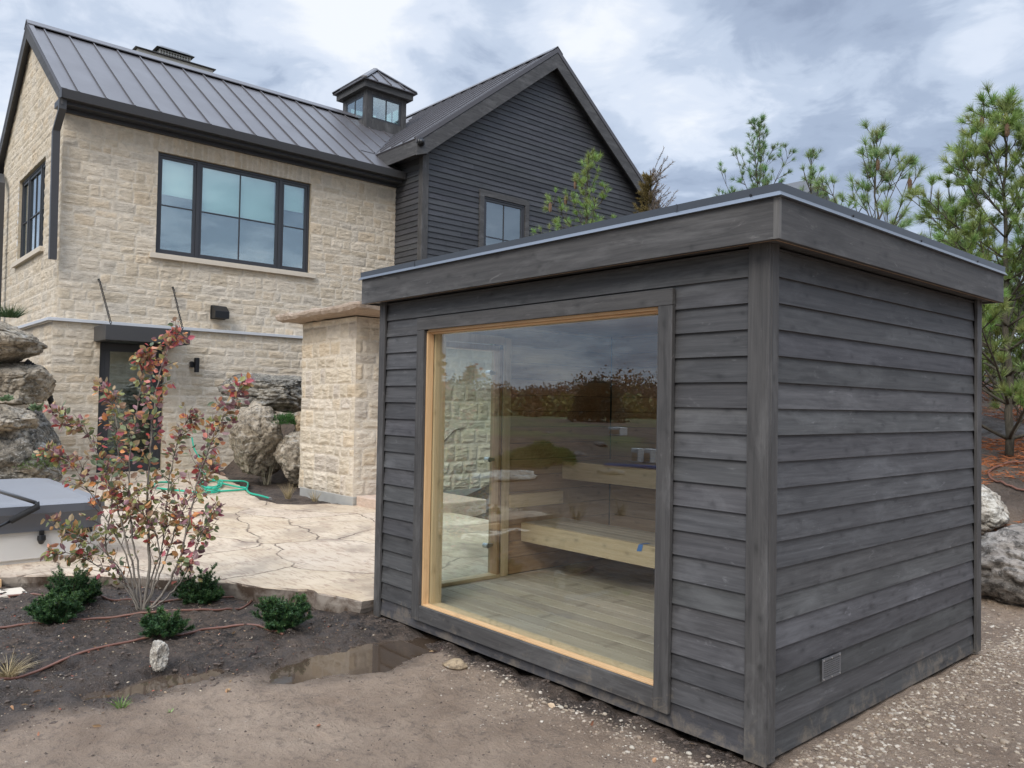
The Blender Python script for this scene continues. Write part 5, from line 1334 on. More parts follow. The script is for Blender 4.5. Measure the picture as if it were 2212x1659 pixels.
# ================================================================== hot tub
def make_tub():
    x0, x1, y0, y1 = -8.55, -6.09, -3.5, -1.12
    R = root('hot_tub', ((x0 + x1) / 2, (y0 + y1) / 2, 0.1), 'low cream hot tub under a grey vinyl cover at the left edge of the patio', 'hot tub')
    def rr(d, z, rad=0.16, n=6):
        p = []
        for cx, cy, a0 in ((x1 - rad, y1 - rad, 0), (x0 + rad, y1 - rad, 90), (x0 + rad, y0 + rad, 180), (x1 - rad, y0 + rad, 270)):
            for i in range(n + 1): a = math.radians(a0 + 90 * i / n); p.append((cx + (rad + d) * math.cos(a), cy + (rad + d) * math.sin(a), z))
        return np.array(p)
    def loft(rings, cap=True):
        n = len(rings[0]); V = np.vstack(rings); f = []
        for k in range(len(rings) - 1):
            for i in range(n): j = (i + 1) % n; f.append((k * n + i, k * n + j, (k + 1) * n + j, (k + 1) * n + i))
        if cap: f.append(tuple((len(rings) - 1) * n + i for i in range(n)))
        return V, f
    m = MB(); m.add(*loft([rr(-0.02, 0.1), rr(-0.02, 0.13), rr(0, 0.135), rr(0, 0.50)])); m.build('cabinet', MAT['tubshell'], R, bevel=0.0)
    m = MB(); m.add(*loft([rr(0.03, 0.372), rr(0.022, 0.42), rr(0.035, 0.47), rr(0.045, 0.52)], False)); 
    V = m.v[0]; w = fbm(V * [6, 6, 2.0], 3, 2) - 0.5; c_ = np.array([(x0 + x1) / 2, (y0 + y1) / 2, 0]); d = V - c_; d[:, 2] = 0; d /= np.linalg.norm(d, axis=1)[:, None]; m.v[0] = V + d * (w * 0.05)[:, None]; m.v[0][:29, 2] += 0.0
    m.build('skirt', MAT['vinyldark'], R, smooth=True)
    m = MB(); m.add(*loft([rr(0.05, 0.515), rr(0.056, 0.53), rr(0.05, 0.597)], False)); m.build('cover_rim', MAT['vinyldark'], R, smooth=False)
    V, f = loft([rr(0.05, 0.598), rr(0.03, 0.612), rr(-0.1, 0.625)], False)
    m = MB(); m.add(V, f)
    xm = (x0 + x1) / 2; p = rr(-0.1, 0.625); 
    # two gently pitched halves
    top = [(x1 - 0.1, y0 + .1, 0.625), (x1 - 0.1, y1 - .1, 0.625), (xm, y1 - .1, 0.70), (xm, y0 + .1, 0.70), (x0 + 0.1, y1 - .1, 0.625), (x0 + .1, y0 + .1, 0.625)]
    m = MB(); m.add(V, f); ring = rr(-0.1, 0.625); ring[:, 2] = 0.625 + 0.075 * (1 - np.abs(ring[:, 0] - xm) / (x1 - 0.1 - xm))
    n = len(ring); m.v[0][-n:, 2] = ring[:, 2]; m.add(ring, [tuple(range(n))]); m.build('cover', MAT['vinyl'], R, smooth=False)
    # lift arm
    m = MB(); a = at(0, 1068, z=0.72); b = at(75, 1095, z=0.72)
    a0 = np.array([-7.4, -2.35, 0.74]); a1 = np.array([-6.9, -2.0, 0.72]); 
    p1 = at(-50, 1046, x=-5.93); p2 = at(78, 1086, x=-5.93); p3 = at(82, 1094, x=-5.92); p4 = at(22, 1126, x=-5.92); p5 = at(-40, 1156, x=-5.93)
    m.tube([p1, p2], 0.016, 8); arm = m.build('lift_arm', M_plain('grey_arm_metal', (0.17, 0.17, 0.17), 0.4, .4), R, smooth=True)
    m = MB(); m.tube([p2, p3, p4], 0.027, 10); m.build('foam_grip', MAT['rubber'], arm, smooth=True)
    m = MB(); m.tube([p4, p5], 0.012, 8); m.build('arm_rod', MAT['black'], arm, smooth=True)
    # latch strap and label recess
    l0 = at(93, 1160, x=-6.05)
    m = MB(); m.box(-6.065, -6.045, l0[1] - 0.03, l0[1] + 0.01, 0.335, 0.38); m.tube([(-6.06, l0[1] - 0.01, 0.335), (-6.055, l0[1] - 0.01, 0.30), (-6.075, l0[1] - 0.01, 0.265)], [0.032, 0.036, 0.02], 10); m.build('latch', MAT['black'], R, bevel=0.004)
    q0 = at(146, 1128, x=-6.08); 
    m = MB(); m.box(-6.088, -6.068, -1.42, -1.20, 0.325, 0.372); m.build('control_recess', MAT['black'], R, bevel=0.006)
    # timber form at the end of the paving
    a = at(0, 1255, z=0.05)
    m = MB(); m.box(-6.0, -5.60, -3.2, -1.97, -0.05, 0.075); o = m.build('timber_form', MAT['firY'], base=(-5.8, -2.5, -0.05), bevel=0.004); tag(o, 'orange timber board edging the paving at the left edge', 'board')
    m = MB(); m.box(-5.55, -5.30, -3.4, -1.84, -0.04, 0.012); o = m.build('paving_slab', MAT['sill'], base=(-5.4, -2.6, -0.04), bevel=0.008); tag(o, 'pale thin slab lying on the soil at the left edge', 'slab')


make_tub()


# ================================================================== hoses
def smooth_path(pts, n=8):
    P = np.array(pts, float); out = []
    Q = np.vstack([2 * P[0] - P[1], P, 2 * P[-1] - P[-2]])
    for i in range(1, len(Q) - 2):
        for k in range(n):
            t = k / n; a, b, c_, d = Q[i - 1], Q[i], Q[i + 1], Q[i + 2]
            out.append(0.5 * ((2 * b) + (-a + c_) * t + (2 * a - 5 * b + 4 * c_ - d) * t * t + (-a + 3 * b - 3 * c_ + d) * t ** 3))
    out.append(P[-1]); return np.array(out)


def hose_px(px, z0=0.0, rad=0.012, mat=None, name='drip_hose', ground=True, label='', cat='hose', group=None, lift=0.0):
    pts = [at(a, b, z=z0) for a, b in px]; P = smooth_path(pts, 10)
    if ground:
        z = gheight(P[:, 0], P[:, 1]); k = np.ones(7) / 7; z = np.convolve(np.pad(z, 3, mode='edge'), k, 'valid'); P[:, 2] = z + rad * 0.8 + lift
    mb = MB(); mb.tube(P, rad, 8); o = mb.build(name, mat, base=tuple(P[0]), smooth=True); tag(o, label, cat, group); return o


gl = 'brown irrigation hoses in the planting bed'
hose_px([(-60, 1362), (0, 1355), (110, 1343), (250, 1333), (330, 1330), (420, 1325), (480, 1318), (520, 1308), (543, 1292), (535, 1283), (500, 1283), (470, 1285)], 0.0, 0.0085, MAT['drip_line'], label='brown hose curling round behind the multi-stem shrub', group=gl)
hose_px([(-60, 1462), (0, 1450), (150, 1415), (300, 1386), (400, 1368), (460, 1356), (560, 1350), (595, 1362), (612, 1366)], 0.0, 0.0085, MAT['drip_line'], label='brown hose crossing the soil just above the white rock', group=gl)
hose_px([(-60, 1291), (0, 1289), (90, 1286), (150, 1283), (182, 1281), (205, 1290), (235, 1300), (270, 1303), (320, 1301), (380, 1297), (440, 1293)], 0.0, 0.0085, MAT['drip_line'], label='brown hose farthest back, passing behind the left yew', group=gl)


def green_hose():
    cv = lambda q: (316.8 + .15625 * q[0], 979.3 + .15625 * q[1])
    path = [(690, 150), (740, 230), (850, 310), (980, 365), (1150, 380), (1330, 385), (1398, 410), (1395, 460), (1385, 500), (1430, 550), (1550, 580), (1700, 622)]
    A = smooth_path([at(*cv(q), z=0.125) for q in path], 8)
    R = []
    lp = [(1380, 490), (1250, 478), (1110, 450), (1000, 425)]
    for t in np.linspace(0, 5.2 * math.pi, 60):
        g = 1 + 0.25 * math.sin(t * 1.7)
        lp.append((890 + 135 * g * math.cos(t), 440 + 52 * g * math.sin(t) * 0.9 - 8))
    lp += [(800, 500), (900, 520), (1000, 505), (960, 540), (840, 553), (700, 556), (450, 533), (250, 515), (120, 495), (100, 450), (180, 412), (330, 403)]
    B = smooth_path([at(*cv(q), z=0.125) for q in lp], 5)
    B[:, 2] += 0.012 * (1 + np.sin(np.arange(len(B)) * 0.11)) 
    lp2 = [(1385, 498), (1200, 512), (1020, 520), (1000, 505)]
    Cc = smooth_path([at(*cv(q), z=0.125) for q in lp2], 6)
    mb = MB(); mb.tube(A, 0.0155, 8); mb.tube(B, 0.0155, 8); mb.tube(Cc, 0.0155, 8)
    # stretch going up to the tap by the wall
    up = smooth_path([at(*cv((690, 150)), z=0.125), (-13.6, 2.65, 0.2), (-14.5, 2.75, 0.5), (-14.78, 2.78, 0.75)], 6); mb.tube(up, 0.0155, 8)
    o = mb.build('garden_hose', MAT['greenhose'], base=tuple(B[20]), smooth=True); tag(o, 'bright green garden hose coiled on the patio by the house', 'hose')
    mb = MB(); e = A[-1]; dr = A[-1] - A[-2]; dr /= np.linalg.norm(dr); mb.cyl(e, e + dr * 0.05, 0.019, 10); k = mb.build('nozzle', MAT['steel'], None, base=tuple(B[20])); k.parent = o; k.location = (0, 0, 0)
    if '_org' in k: del k['_org']


green_hose()
# corrugated pipe on the left boulders
P = smooth_path([at(52, 785, x=-12.9), at(75, 800, x=-12.9), at(95, 825, x=-12.95), at(108, 860, x=-13.1), at(116, 890, x=-13.3)], 22)
mb = MB(); rr_ = np.linspace(0.085, 0.03, len(P)) * (1 + 0.12 * (np.arange(len(P)) % 4 < 2)); mb.tube(P, rr_, 14)
tag(mb.build('corrugated_pipe', MAT['rubber'], base=tuple(P[0])), 'short black corrugated pipe lying over the left boulders', 'pipe')


# ================================================================== plants
def leaf_quads(mb, pos, dirs, size, cols, width=0.62, up=None, r=rng):
    """folded oval leaves: six-sided outline"""
    n = len(pos); d = dirs / (np.linalg.norm(dirs, axis=1)[:, None] + 1e-9)
    rnd = r.normal(size=(n, 3)); s = np.cross(d, rnd); s /= np.linalg.norm(s, axis=1)[:, None] + 1e-9
    nn = np.cross(s, d)
    L = size[:, None]; w = L * width * 0.5
    tip = pos + d * L; m1 = pos + d * L * 0.30; m2 = pos + d * L * 0.68; cup = nn * L * 0.09
    a = m1 + s * w + cup; b = m2 + s * w * 0.85 + cup; c_ = m1 - s * w + cup; e = m2 - s * w * 0.85 + cup
    V = np.stack([pos, a, b, tip, e, c_, m1, m2], 1).reshape(-1, 3)
    F = []
    base = mb.n
    for k in range(n):
        o = base + k * 8
        F += [[o, o + 1, o + 6], [o + 1, o + 2, o + 7, o + 6], [o + 2, o + 3, o + 7], [o, o + 6, o + 5], [o + 6, o + 7, o + 4, o + 5], [o + 7, o + 3, o + 4]]
    mb.v.append(V); mb.c.append(np.repeat(cols, 8, 0)); mb.f += F; mb.n += n * 8


def needles(mb, pos, dirs, length, width, cols, r=rng):
    """thin tapering needle triangles"""
    d = dirs / (np.linalg.norm(dirs, axis=1)[:, None] + 1e-9); s = np.cross(d, r.normal(size=d.shape)); s /= np.linalg.norm(s, axis=1)[:, None] + 1e-9
    V = np.stack([pos - s * width / 2, pos + s * width / 2, pos + d * length[:, None]], 1)
    mb.tris(V, cols)


def shrub():
    base = np.array([-4.26, -1.33, -0.01]); r = np.random.default_rng(19)
    R = root('serviceberry_shrub', tuple(base), 'tall multi-stem shrub in red, orange and green autumn leaf standing in the planting bed', 'shrub')
    nrm = np.array([CF[0], CF[1], 0]); nrm /= np.linalg.norm(nrm)
    def pl(px, py, dd):
        ray = CF + (px - 1106) / FPX * CR + (829.5 - py) / FPX * CU
        return CAM + ray * (((base - CAM) @ nrm + dd) / (ray @ nrm))
    stems = [ # pixel way-points and depth offset at tip, base radius
        ([(308, 1322), (322, 1240), (322, 1160), (318, 1090), (322, 1000), (330, 900), (345, 810), (372, 735), (386, 716)], 0.10, 0.016),
        ([(312, 1322), (350, 1285), (385, 1215), (408, 1130), (425, 1050), (455, 960), (490, 890), (512, 850), (524, 832)], -0.15, 0.013),
        ([(302, 1322), (290, 1240), (270, 1160), (250, 1080), (215, 990), (180, 930), (145, 905), (112, 888)], -0.05, 0.011),
        ([(300, 1322), (280, 1270), (248, 1225), (228, 1180), (240, 1100), (255, 1000), (252, 900), (240, 845), (214, 828)], 0.25, 0.011),
        ([(306, 1322), (300, 1240), (285, 1150), (278, 1060), (284, 960), (300, 860), (312, 790), (318, 765)], -0.25, 0.010),
        ([(312, 1322), (345, 1240), (370, 1170), (392, 1110), (420, 1060), (448, 1025), (468, 990)], 0.3, 0.009),
        ([(305, 1322), (290, 1290), (262, 1235), (225, 1190), (180, 1165), (130, 1140), (100, 1120)], -0.3, 0.008),
        ([(315, 1322), (362, 1290), (400, 1240), (425, 1180), (448, 1130), (470, 1085)], -0.35, 0.009),
        ([(300, 1322), (265, 1262), (200, 1215), (150, 1195), (98, 1190)], -0.42, 0.007),
        ([(308, 1322), (325, 1250), (352, 1180), (360, 1090), (372, 1000), (395, 930), (420, 885)], 0.4, 0.009),
        ([(308, 1322), (330, 1270), (345, 1200), (330, 1140), (300, 1100), (262, 1060), (220, 1045)], -0.2, 0.009),
        ([(300, 1322), (270, 1200), (205, 1080), (160, 1010), (128, 985), (95, 965)], 0.15, 0.008),
    ]
    big = MB(); tw = MB(); ppos, pdir, psz, pcol = [], [], [], []
    red = np.array([(0.40, 0.07, 0.06), (0.48, 0.17, 0.13), (0.38, 0.10, 0.12)]); mar = np.array([(0.22, 0.10, 0.11), (0.26, 0.14, 0.15), (0.16, 0.085, 0.085), (0.30, 0.19, 0.19)])
    orn = np.array([(0.60, 0.25, 0.09), (0.52, 0.28, 0.12), (0.50, 0.22, 0.13)]); grn = np.array([(0.24, 0.25, 0.09), (0.17, 0.20, 0.10), (0.32, 0.31, 0.12), (0.13, 0.17, 0.10)]); brn = np.array([(0.34, 0.24, 0.12), (0.30, 0.19, 0.12), (0.36, 0.27, 0.16)])
    def colour(p, z):
        u = r.random(); hi = np.clip((z - 1.25) / 0.8, 0, 1); side = (p - base) @ CR
        wr = 0.08 + 0.24 * hi ** 1.5; wm = 0.16 + 0.22 * (side > 0.22) + 0.12 * (side < -0.3) * (z > 1); wo = 0.15; wb = 0.24; wg = max(0.05, 0.42 - 0.28 * hi - 0.10 * (side > .3))
        w = np.array([wr, wm, wo, wb, wg]); w /= w.sum(); k = np.searchsorted(np.cumsum(w), u)
        pal = [red, mar, orn, brn, grn][min(k, 4)]; return np.minimum(pal[r.integers(len(pal))] * r.uniform(1.0, 1.5), 0.8)
    def leaves_on(P, dens, s0=0.036, s1=0.067, start=0.25):
        n = len(P); k = max(1, int(dens * n))
        for _ in range(k):
            t = start + (1 - start) * r.random(); i = min(n - 2, int(t * (n - 1))); p = P[i] + (P[i + 1] - P[i]) * r.random()
            tg = P[i + 1] - P[i]; tg = tg / (np.linalg.norm(tg) + 1e-9)
            d = r.normal(size=3); d -= tg * (d @ tg); d /= np.linalg.norm(d); d = d + tg * 0.5 + np.array([0, 0, r.uniform(-0.7, 0.25)])
            q = p + d / np.linalg.norm(d) * 0.016
            ppos.append(q); pdir.append(d); psz.append(r.uniform(s0, s1)); pcol.append(colour(q, q[2]))
    for pxs, dd, r0 in stems:
        n = len(pxs); P = smooth_path([pl(a, b, dd * (i / (n - 1)) ** 1.2) for i, (a, b) in enumerate(pxs)], 6)
        P[0, 2] = -0.03
        P[1:-1] += r.normal(size=(len(P) - 2, 3)) * 0.0035; rad = np.linspace(r0 * 0.78, 0.0018, len(P)); big.tube(P, rad, 7)
        Ltot = np.linalg.norm(np.diff(P, axis=0), axis=1).sum()
        leaves_on(P, 0.9, start=0.5)
        nb = int(Ltot * 19.0)
        for _ in range(nb):
            t = r.uniform(0.22, 0.97) ** 0.9; i = int(t * (len(P) - 2)); tg = P[i + 1] - P[i]; tg /= np.linalg.norm(tg)
            d = r.normal(size=3); d -= tg * (d @ tg); d /= np.linalg.norm(d); d = d * r.uniform(0.6, 1.1) + tg * 0.9 + np.array([0, 0, 0.35]); d /= np.linalg.norm(d)
            Lb = r.uniform(0.09, 0.30) * (1.15 - 0.75 * t); m = 7; Q = [P[i]]
            for k in range(m): d = d + r.normal(size=3) * 0.12 + np.array([0, 0, -0.02]); d /= np.linalg.norm(d); Q.append(Q[-1] + d * Lb / m)
            Q = np.array(Q); tw.tube(Q, np.linspace(0.0026, 0.0011, len(Q)), 4); leaves_on(Q, 0.95 if P[i][2] > 0.35 else 0.6, start=0.2)
    big.build('stems', MAT['bark'], R, smooth=True); tw.build('branching', MAT['twig'], R)
    lf = MB(); leaf_quads(lf, np.array(ppos), np.array(pdir), np.array(psz), np.array(pcol), 0.60, r=r)
    lf.build('foliage', MAT['leaf'], R)


shrub()


def yew(base, h, w, label, seed, n=46, group='small dark yews around the shrub', lean=(0, 0)):
    r = np.random.default_rng(seed); base = np.array(base, float)
    n = int(n * 1.35); R = root('yew_shrub', tuple(base), label, 'yew', group); st = MB(); nd = MB()
    pp, dd, ln, cc = [], [], [], []
    for k in range(n):
        a = r.uniform(0, 2 * math.pi); el = r.uniform(0.05, 1.0); d = np.array([math.cos(a) * (1 - el * 0.6), math.sin(a) * (1 - el * 0.6), el * 0.9 + 0.15]) + np.array([lean[0], lean[1], 0]); d /= np.linalg.norm(d)
        L_ = (w * (1 - el) + h * el) * r.uniform(0.55, 1.08); m = 9; Q = [base + np.array([math.cos(a), math.sin(a), 0]) * 0.02]
        for i in range(m): d = d + r.normal(size=3) * 0.07 + np.array([0, 0, 0.02]); d /= np.linalg.norm(d); Q.append(Q[-1] + d * L_ / m)
        Q = np.array(Q); st.tube(Q, np.linspace(0.004, 0.0015, len(Q)), 4)
        side = []
        for b in range(r.integers(5, 10)):
            i = r.integers(3, m); dv = r.normal(size=3); dv[2] = abs(dv[2]) * .3; tg = Q[i] - Q[i - 1]; tg /= np.linalg.norm(tg); dv = dv / np.linalg.norm(dv) * 0.8 + tg; dv /= np.linalg.norm(dv)
            side.append(np.array([Q[i] + dv * L_ * 0.05 * j for j in range(5)]))
        for S in [Q[2:]] + side:
            for i in range(len(S) - 1):
                tg = S[i + 1] - S[i]; q = np.linalg.norm(tg); tg /= q; nn = 18 if q > 0.02 else 12
                for j in range(nn):
                    v = r.normal(size=3); v -= tg * (v @ tg); v /= np.linalg.norm(v); p = S[i] + tg * q * r.random()
                    tip = (p - base)[2] / h
                    pp.append(p); dd.append(v + tg * 0.7); ln.append(r.uniform(0.014, 0.024)); cc.append(np.array([0.034, 0.082, 0.030]) * r.uniform(0.5, 1.6) if r.random() > 0.2 + 0.25 * (tip > .7) else np.array([0.10, 0.18, 0.05]))
    st.build('stems', MAT['twig'], R); needles(nd, np.array(pp), np.array(dd), np.array(ln), 0.0055, np.array(cc), r); nd.build('foliage', MAT['needle'], R)


def gp(px, py): p = at(px, py, z=0.0); p[2] = gz(p[0], p[1]); return p


yew(gp(118, 1342), 0.23, 0.17, 'dark green yew at the far left, in front of its taller neighbour', 1, 60)
yew(gp(160, 1308), 0.30, 0.17, 'taller yew just behind the leftmost one, left of the shrub stems', 2, 60)
yew(gp(425, 1298), 0.30, 0.12, 'yew with an upright top growing right behind the shrub stems', 3, 46)
yew(gp(452, 1300), 0.10, 0.15, 'low spreading tuft of yew at the foot of the upright one', 6, 26)
yew(gp(352, 1378), 0.19, 0.15, 'smallest yew in front of the shrub stems, above the white rock', 4, 36)
yew(gp(605, 1352), 0.26, 0.17, 'yew farthest right, by the patio edge and the puddle', 5, 56, lean=(0.15, 0.2))


def grass_tuft(base, n, h, spread, cols, name, label, cat, seed, w=0.004, group=None, up=1.0, droop=0.5):
    r = np.random.default_rng(seed); base = np.array(base, float); mb = MB(); Vq = []; C = []
    for k in range(n):
        a = r.uniform(0, 6.28); p = base + np.array([math.cos(a), math.sin(a), 0]) * r.uniform(0, spread * 0.3); d = np.array([math.cos(a) * r.uniform(.1, 1) * spread / h, math.sin(a) * r.uniform(.1, 1) * spread / h, up]); d /= np.linalg.norm(d)
        L_ = h * r.uniform(.5, 1.1); s = np.cross(d, r.normal(size=3)); s /= np.linalg.norm(s); m = 5; prev = p; pw = w; c_ = np.array(cols[r.integers(len(cols))]) * r.uniform(.75, 1.2)
        for i in range(m):
            d = d + np.array([math.cos(a), math.sin(a), -0.6]) * droop * 0.25; d /= np.linalg.norm(d); nx_ = prev + d * L_ / m; nw = w * (1 - (i + 1) / m) + 0.0003
            Vq.append([prev - s * pw / 2, prev + s * pw / 2, nx_ + s * nw / 2, nx_ - s * nw / 2]); C.append(c_); prev = nx_; pw = nw
    mb.quads(Vq, C); o = mb.build(name, MAT['litter'] if cols[0][0] > cols[0][1] else MAT['needle'], base=tuple(base)); tag(o, label, cat, group)


straw = [(0.42, 0.32, 0.17), (0.50, 0.40, 0.24), (0.30, 0.24, 0.12)]; grn = [(0.12, 0.22, 0.045), (0.18, 0.30, 0.07), (0.26, 0.34, 0.12)]
grass_tuft(gp(262, 1512), 26, 0.085, 0.07, grn, 'weed', 'small green grassy weed growing in the bare mud at lower left', 'weed', 1, 0.006)
grass_tuft(gp(368, 1520), 7, 0.03, 0.05, grn, 'weed', 'tiny flat weed right of the larger green one', 'weed', 7, 0.008)
grass_tuft(gp(18, 1440), 150, 0.20, 0.14, straw, 'dry_grass', 'straw-coloured dry grass clump at the left edge of the soil', 'grass clump', 2, 0.0028, droop=0.9)
a_ = at(622, 1078, z=0.1); grass_tuft(a_, 110, 0.27, 0.12, straw, 'dry_grass', 'dry grass clump in front of the pillar beside the hose end', 'grass clump', 3, 0.004, droop=0.25)
a_ = at(680, 1083, z=0.1); grass_tuft(a_, 60, 0.22, 0.12, straw, 'dry_grass', 'thinner dry grass clump at the foot of the pillar', 'grass clump', 4, 0.004, droop=0.25)
a_ = at(20, 692, x=-13.0); grass_tuft(a_ + [0, 0, 0.05], 260, 0.28, 0.42, [(0.05, 0.09, 0.035), (0.07, 0.12, 0.04)], 'green_tuft', 'dark green upright tuft on top of the left boulders', 'plant', 5, 0.012, droop=0.1)
for i, (px, py, x_, s_, lb) in enumerate([(78, 885, -12.2, 0.16, 'pale grey-green rosette plant between the left boulders'), (12, 865, -11.9, 0.14, 'leafy green rosette at the very left edge on the rocks'), (78, 990, -11.5, 0.10, 'small light green plant low on the mottled boulder')]):
    c_ = at(px, py, x=x_); r = np.random.default_rng(i); n = 26; d = r.normal(size=(n, 3)); d[:, 2] = abs(d[:, 2]) * .8 + .2; d[:, 0] += .6
    mb = MB(); leaf_quads(mb, np.tile(c_, (n, 1)), d, r.uniform(.6, 1, n) * s_, np.array([(0.20, 0.28, 0.15)]) * r.uniform(.7, 1.2, (n, 1)), 0.45, r=r); tag(mb.build('rosette_plant', MAT['leaf'], base=tuple(c_)), lb, 'plant')


def bushlet(c_, s, n, col, name, label, cat, seed, ln=0.05, w=0.01, kind=None):
    r = np.random.default_rng(seed); p = r.normal(size=(n, 3)); p /= np.linalg.norm(p, axis=1)[:, None]; p *= r.uniform(.3, 1, (n, 1)) ** 0.5; p = p * np.array(s); p[:, 2] = abs(p[:, 2]); k = fbm(p * (2.2 / max(s)) + seed, 3, seed); p *= (0.6 + 0.8 * k)[:, None]
    d = p / np.array(s) + r.normal(size=(n, 3)) * .5 + [0, 0, .3]; mb = MB(); needles(mb, p + np.array(c_), d, r.uniform(.6, 1.2, n) * ln, w, np.array([col]) * (0.6 + 0.8 * k)[:, None] * r.uniform(.8, 1.2, (n, 1)), r)
    o = mb.build(name, MAT['needle'], base=tuple(c_)); tag(o, label, cat, kind=kind); return o


bushlet(at(605, 915, x=-11.2), (0.3, 0.32, 0.16), 1600, (0.05, 0.13, 0.03), 'juniper', 'bright green creeping juniper tucked between the boulders left of the pillar', 'juniper', 3, 0.07, 0.014)
bushlet(at(90, 1010, x=-11.6), (0.2, 0.3, 0.12), 500, (0.08, 0.12, 0.03), 'moss_tuft', 'mossy green tuft low on the boulder behind the hot tub', 'moss', 4, 0.05, 0.012)
# dry weeds in the far planting bed
for i, (px, py, lb) in enumerate([(575, 1035, 'thin dry twiggy weeds against the tall boulder'), (640, 1030, 'sparse dry stems between boulder and pillar')]):
    a_ = at(px, py, z=0.12); a_[0] = max(a_[0], -10.4) if px < 600 else a_[0]
    grass_tuft(at(px, py + 12, z=0.1), 26, 0.62, 0.25, [(0.30, 0.26, 0.18), (0.24, 0.22, 0.15)], 'dry_weed', lb, 'weed', 30 + i, 0.006, droop=0.1)


def tube_chain(mb, P, r0, r1, sides=5): mb.tube(P, np.linspace(r0, r1, len(P)), sides)


def pine(base, top, label, seed, spread=0.9, tuft=0.12, green=(0.10, 0.17, 0.06), whorls=7, dens=1.0, low=0.12, group='young white pines', ncount=46, nwid=0.0042, cones=0, rtrunk=0.04, shape=1.0, updir=0.55, gap=0.072):
    r = np.random.default_rng(seed); base = np.array(base, float); top = np.array(top, float)
    R = root('white_pine', tuple(base), label, 'pine tree', group); wood = MB(); nd = MB()
    H = np.linalg.norm(top - base); ax = (top - base) / H
    n = 16; T = np.array([base + ax * H * i / n + np.array([r.normal() * .012, r.normal() * .012, 0]) * (0 < i < n) * H * .3 for i in range(n + 1)])
    wood.tube(T, np.linspace(rtrunk, 0.006, n + 1), 8)
    NP, ND, NL, NC = [], [], [], []
    g = np.array(green)
    def tuft_at(p, d, s=1.0, m=None):
        m = m or int(ncount * dens); d = d / np.linalg.norm(d)
        v = r.normal(size=(m, 3)); v -= np.outer(v @ d, d); v /= np.linalg.norm(v, axis=1)[:, None]
        ang = r.uniform(0.10, 1.15, m); dirs = d * np.cos(ang)[:, None] + v * np.sin(ang)[:, None]
        dirs[:, 2] -= 0.06
        st = p - d * (r.random(m) * 0.065 * s)[:, None]
        NP.append(st); ND.append(dirs); NL.append(r.uniform(.7, 1.1, m) * tuft * s); NC.append(g * r.uniform(.62, 1.35, (m, 1)) * r.uniform(0.85, 1.15, (1, 3)))
    tuft_at(top, ax, 1.0, int(ncount * 2.2))
    tips = []
    for w in range(whorls):
        t = low + (0.955 - low) * (w / (whorls - 1)) ** 0.85; z = base + ax * H * t
        k = r.integers(4, 6); a0 = r.uniform(0, 6.28)
        Lw = spread * (1 - t) ** shape * H * 0.50 + 0.16
        for b in range(k):
            a = a0 + 6.283 * b / k + r.normal() * .25; el = updir - 0.15 + 0.5 * t + r.normal() * .12
            d = np.array([math.cos(a) * math.cos(el), math.sin(a) * math.cos(el), math.sin(el)]); L_ = Lw * r.uniform(.7, 1.12); m = 9; Q = [z]
            for i in range(m): d = d + np.array([0, 0, 0.055]) + r.normal(size=3) * .05; d /= np.linalg.norm(d); Q.append(Q[-1] + d * L_ / m)
            Q = np.array(Q); tube_chain(wood, Q, max(0.005, rtrunk * 0.34 * (1 - t) + 0.004), 0.0035); tuft_at(Q[-1], Q[-1] - Q[-2], 1.0); tips.append(Q[-1])
            nb = int(L_ / gap)
            for j in range(nb):
                i = int(r.uniform(0.25, 0.98) * m); i = min(i, m - 1); tg = Q[i + 1] - Q[i] if i < m else Q[i] - Q[i - 1]; tg = tg / np.linalg.norm(tg)
                v = r.normal(size=3); v[2] = v[2] * .5 + .35; v -= tg * (v @ tg); v /= np.linalg.norm(v); dv = tg * .8 + v * .8; dv /= np.linalg.norm(dv)
                l2 = r.uniform(.10, .30) * (0.5 + L_ * 0.5); S = [Q[i]]
                for q in range(4): dv = dv + [0, 0, .09] + r.normal(size=3) * .05; dv /= np.linalg.norm(dv); S.append(S[-1] + dv * l2 / 4)
                S = np.array(S); tube_chain(wood, S, 0.0045, 0.0028, 4); tuft_at(S[-1], S[-1] - S[-2], r.uniform(.75, 1.0))
                if r.random() < .45:
                    v = r.normal(size=3); v[2] = abs(v[2]); dv2 = dv * .8 + v / np.linalg.norm(v) * .6; e = S[2] + dv2 / np.linalg.norm(dv2) * l2 * .5; wood.tube([S[2], e], 0.003, 4); tuft_at(e, dv2, .8)
    wood.build('trunk', MAT['pinebark'], R, smooth=True)
    needles(nd, np.vstack(NP), np.vstack(ND), np.concatenate(NL), nwid, np.vstack(NC), r)
    nd.build('crown', MAT['needle'], R)
    for c_ in range(cones):
        p = tips[r.integers(len(tips) // 2, len(tips))] + [0, 0, -0.03]; V, F = ICO[2]; rr2 = 1 + 0.22 * np.sin(V[:, 2] * 26) ; P = V * np.array([.024, .024, .075]) * rr2[:, None] + p - [0, 0, .09]
        mb = MB(); mb.add(P, F); mb.build('cone', MAT['cone'], R)
    return R


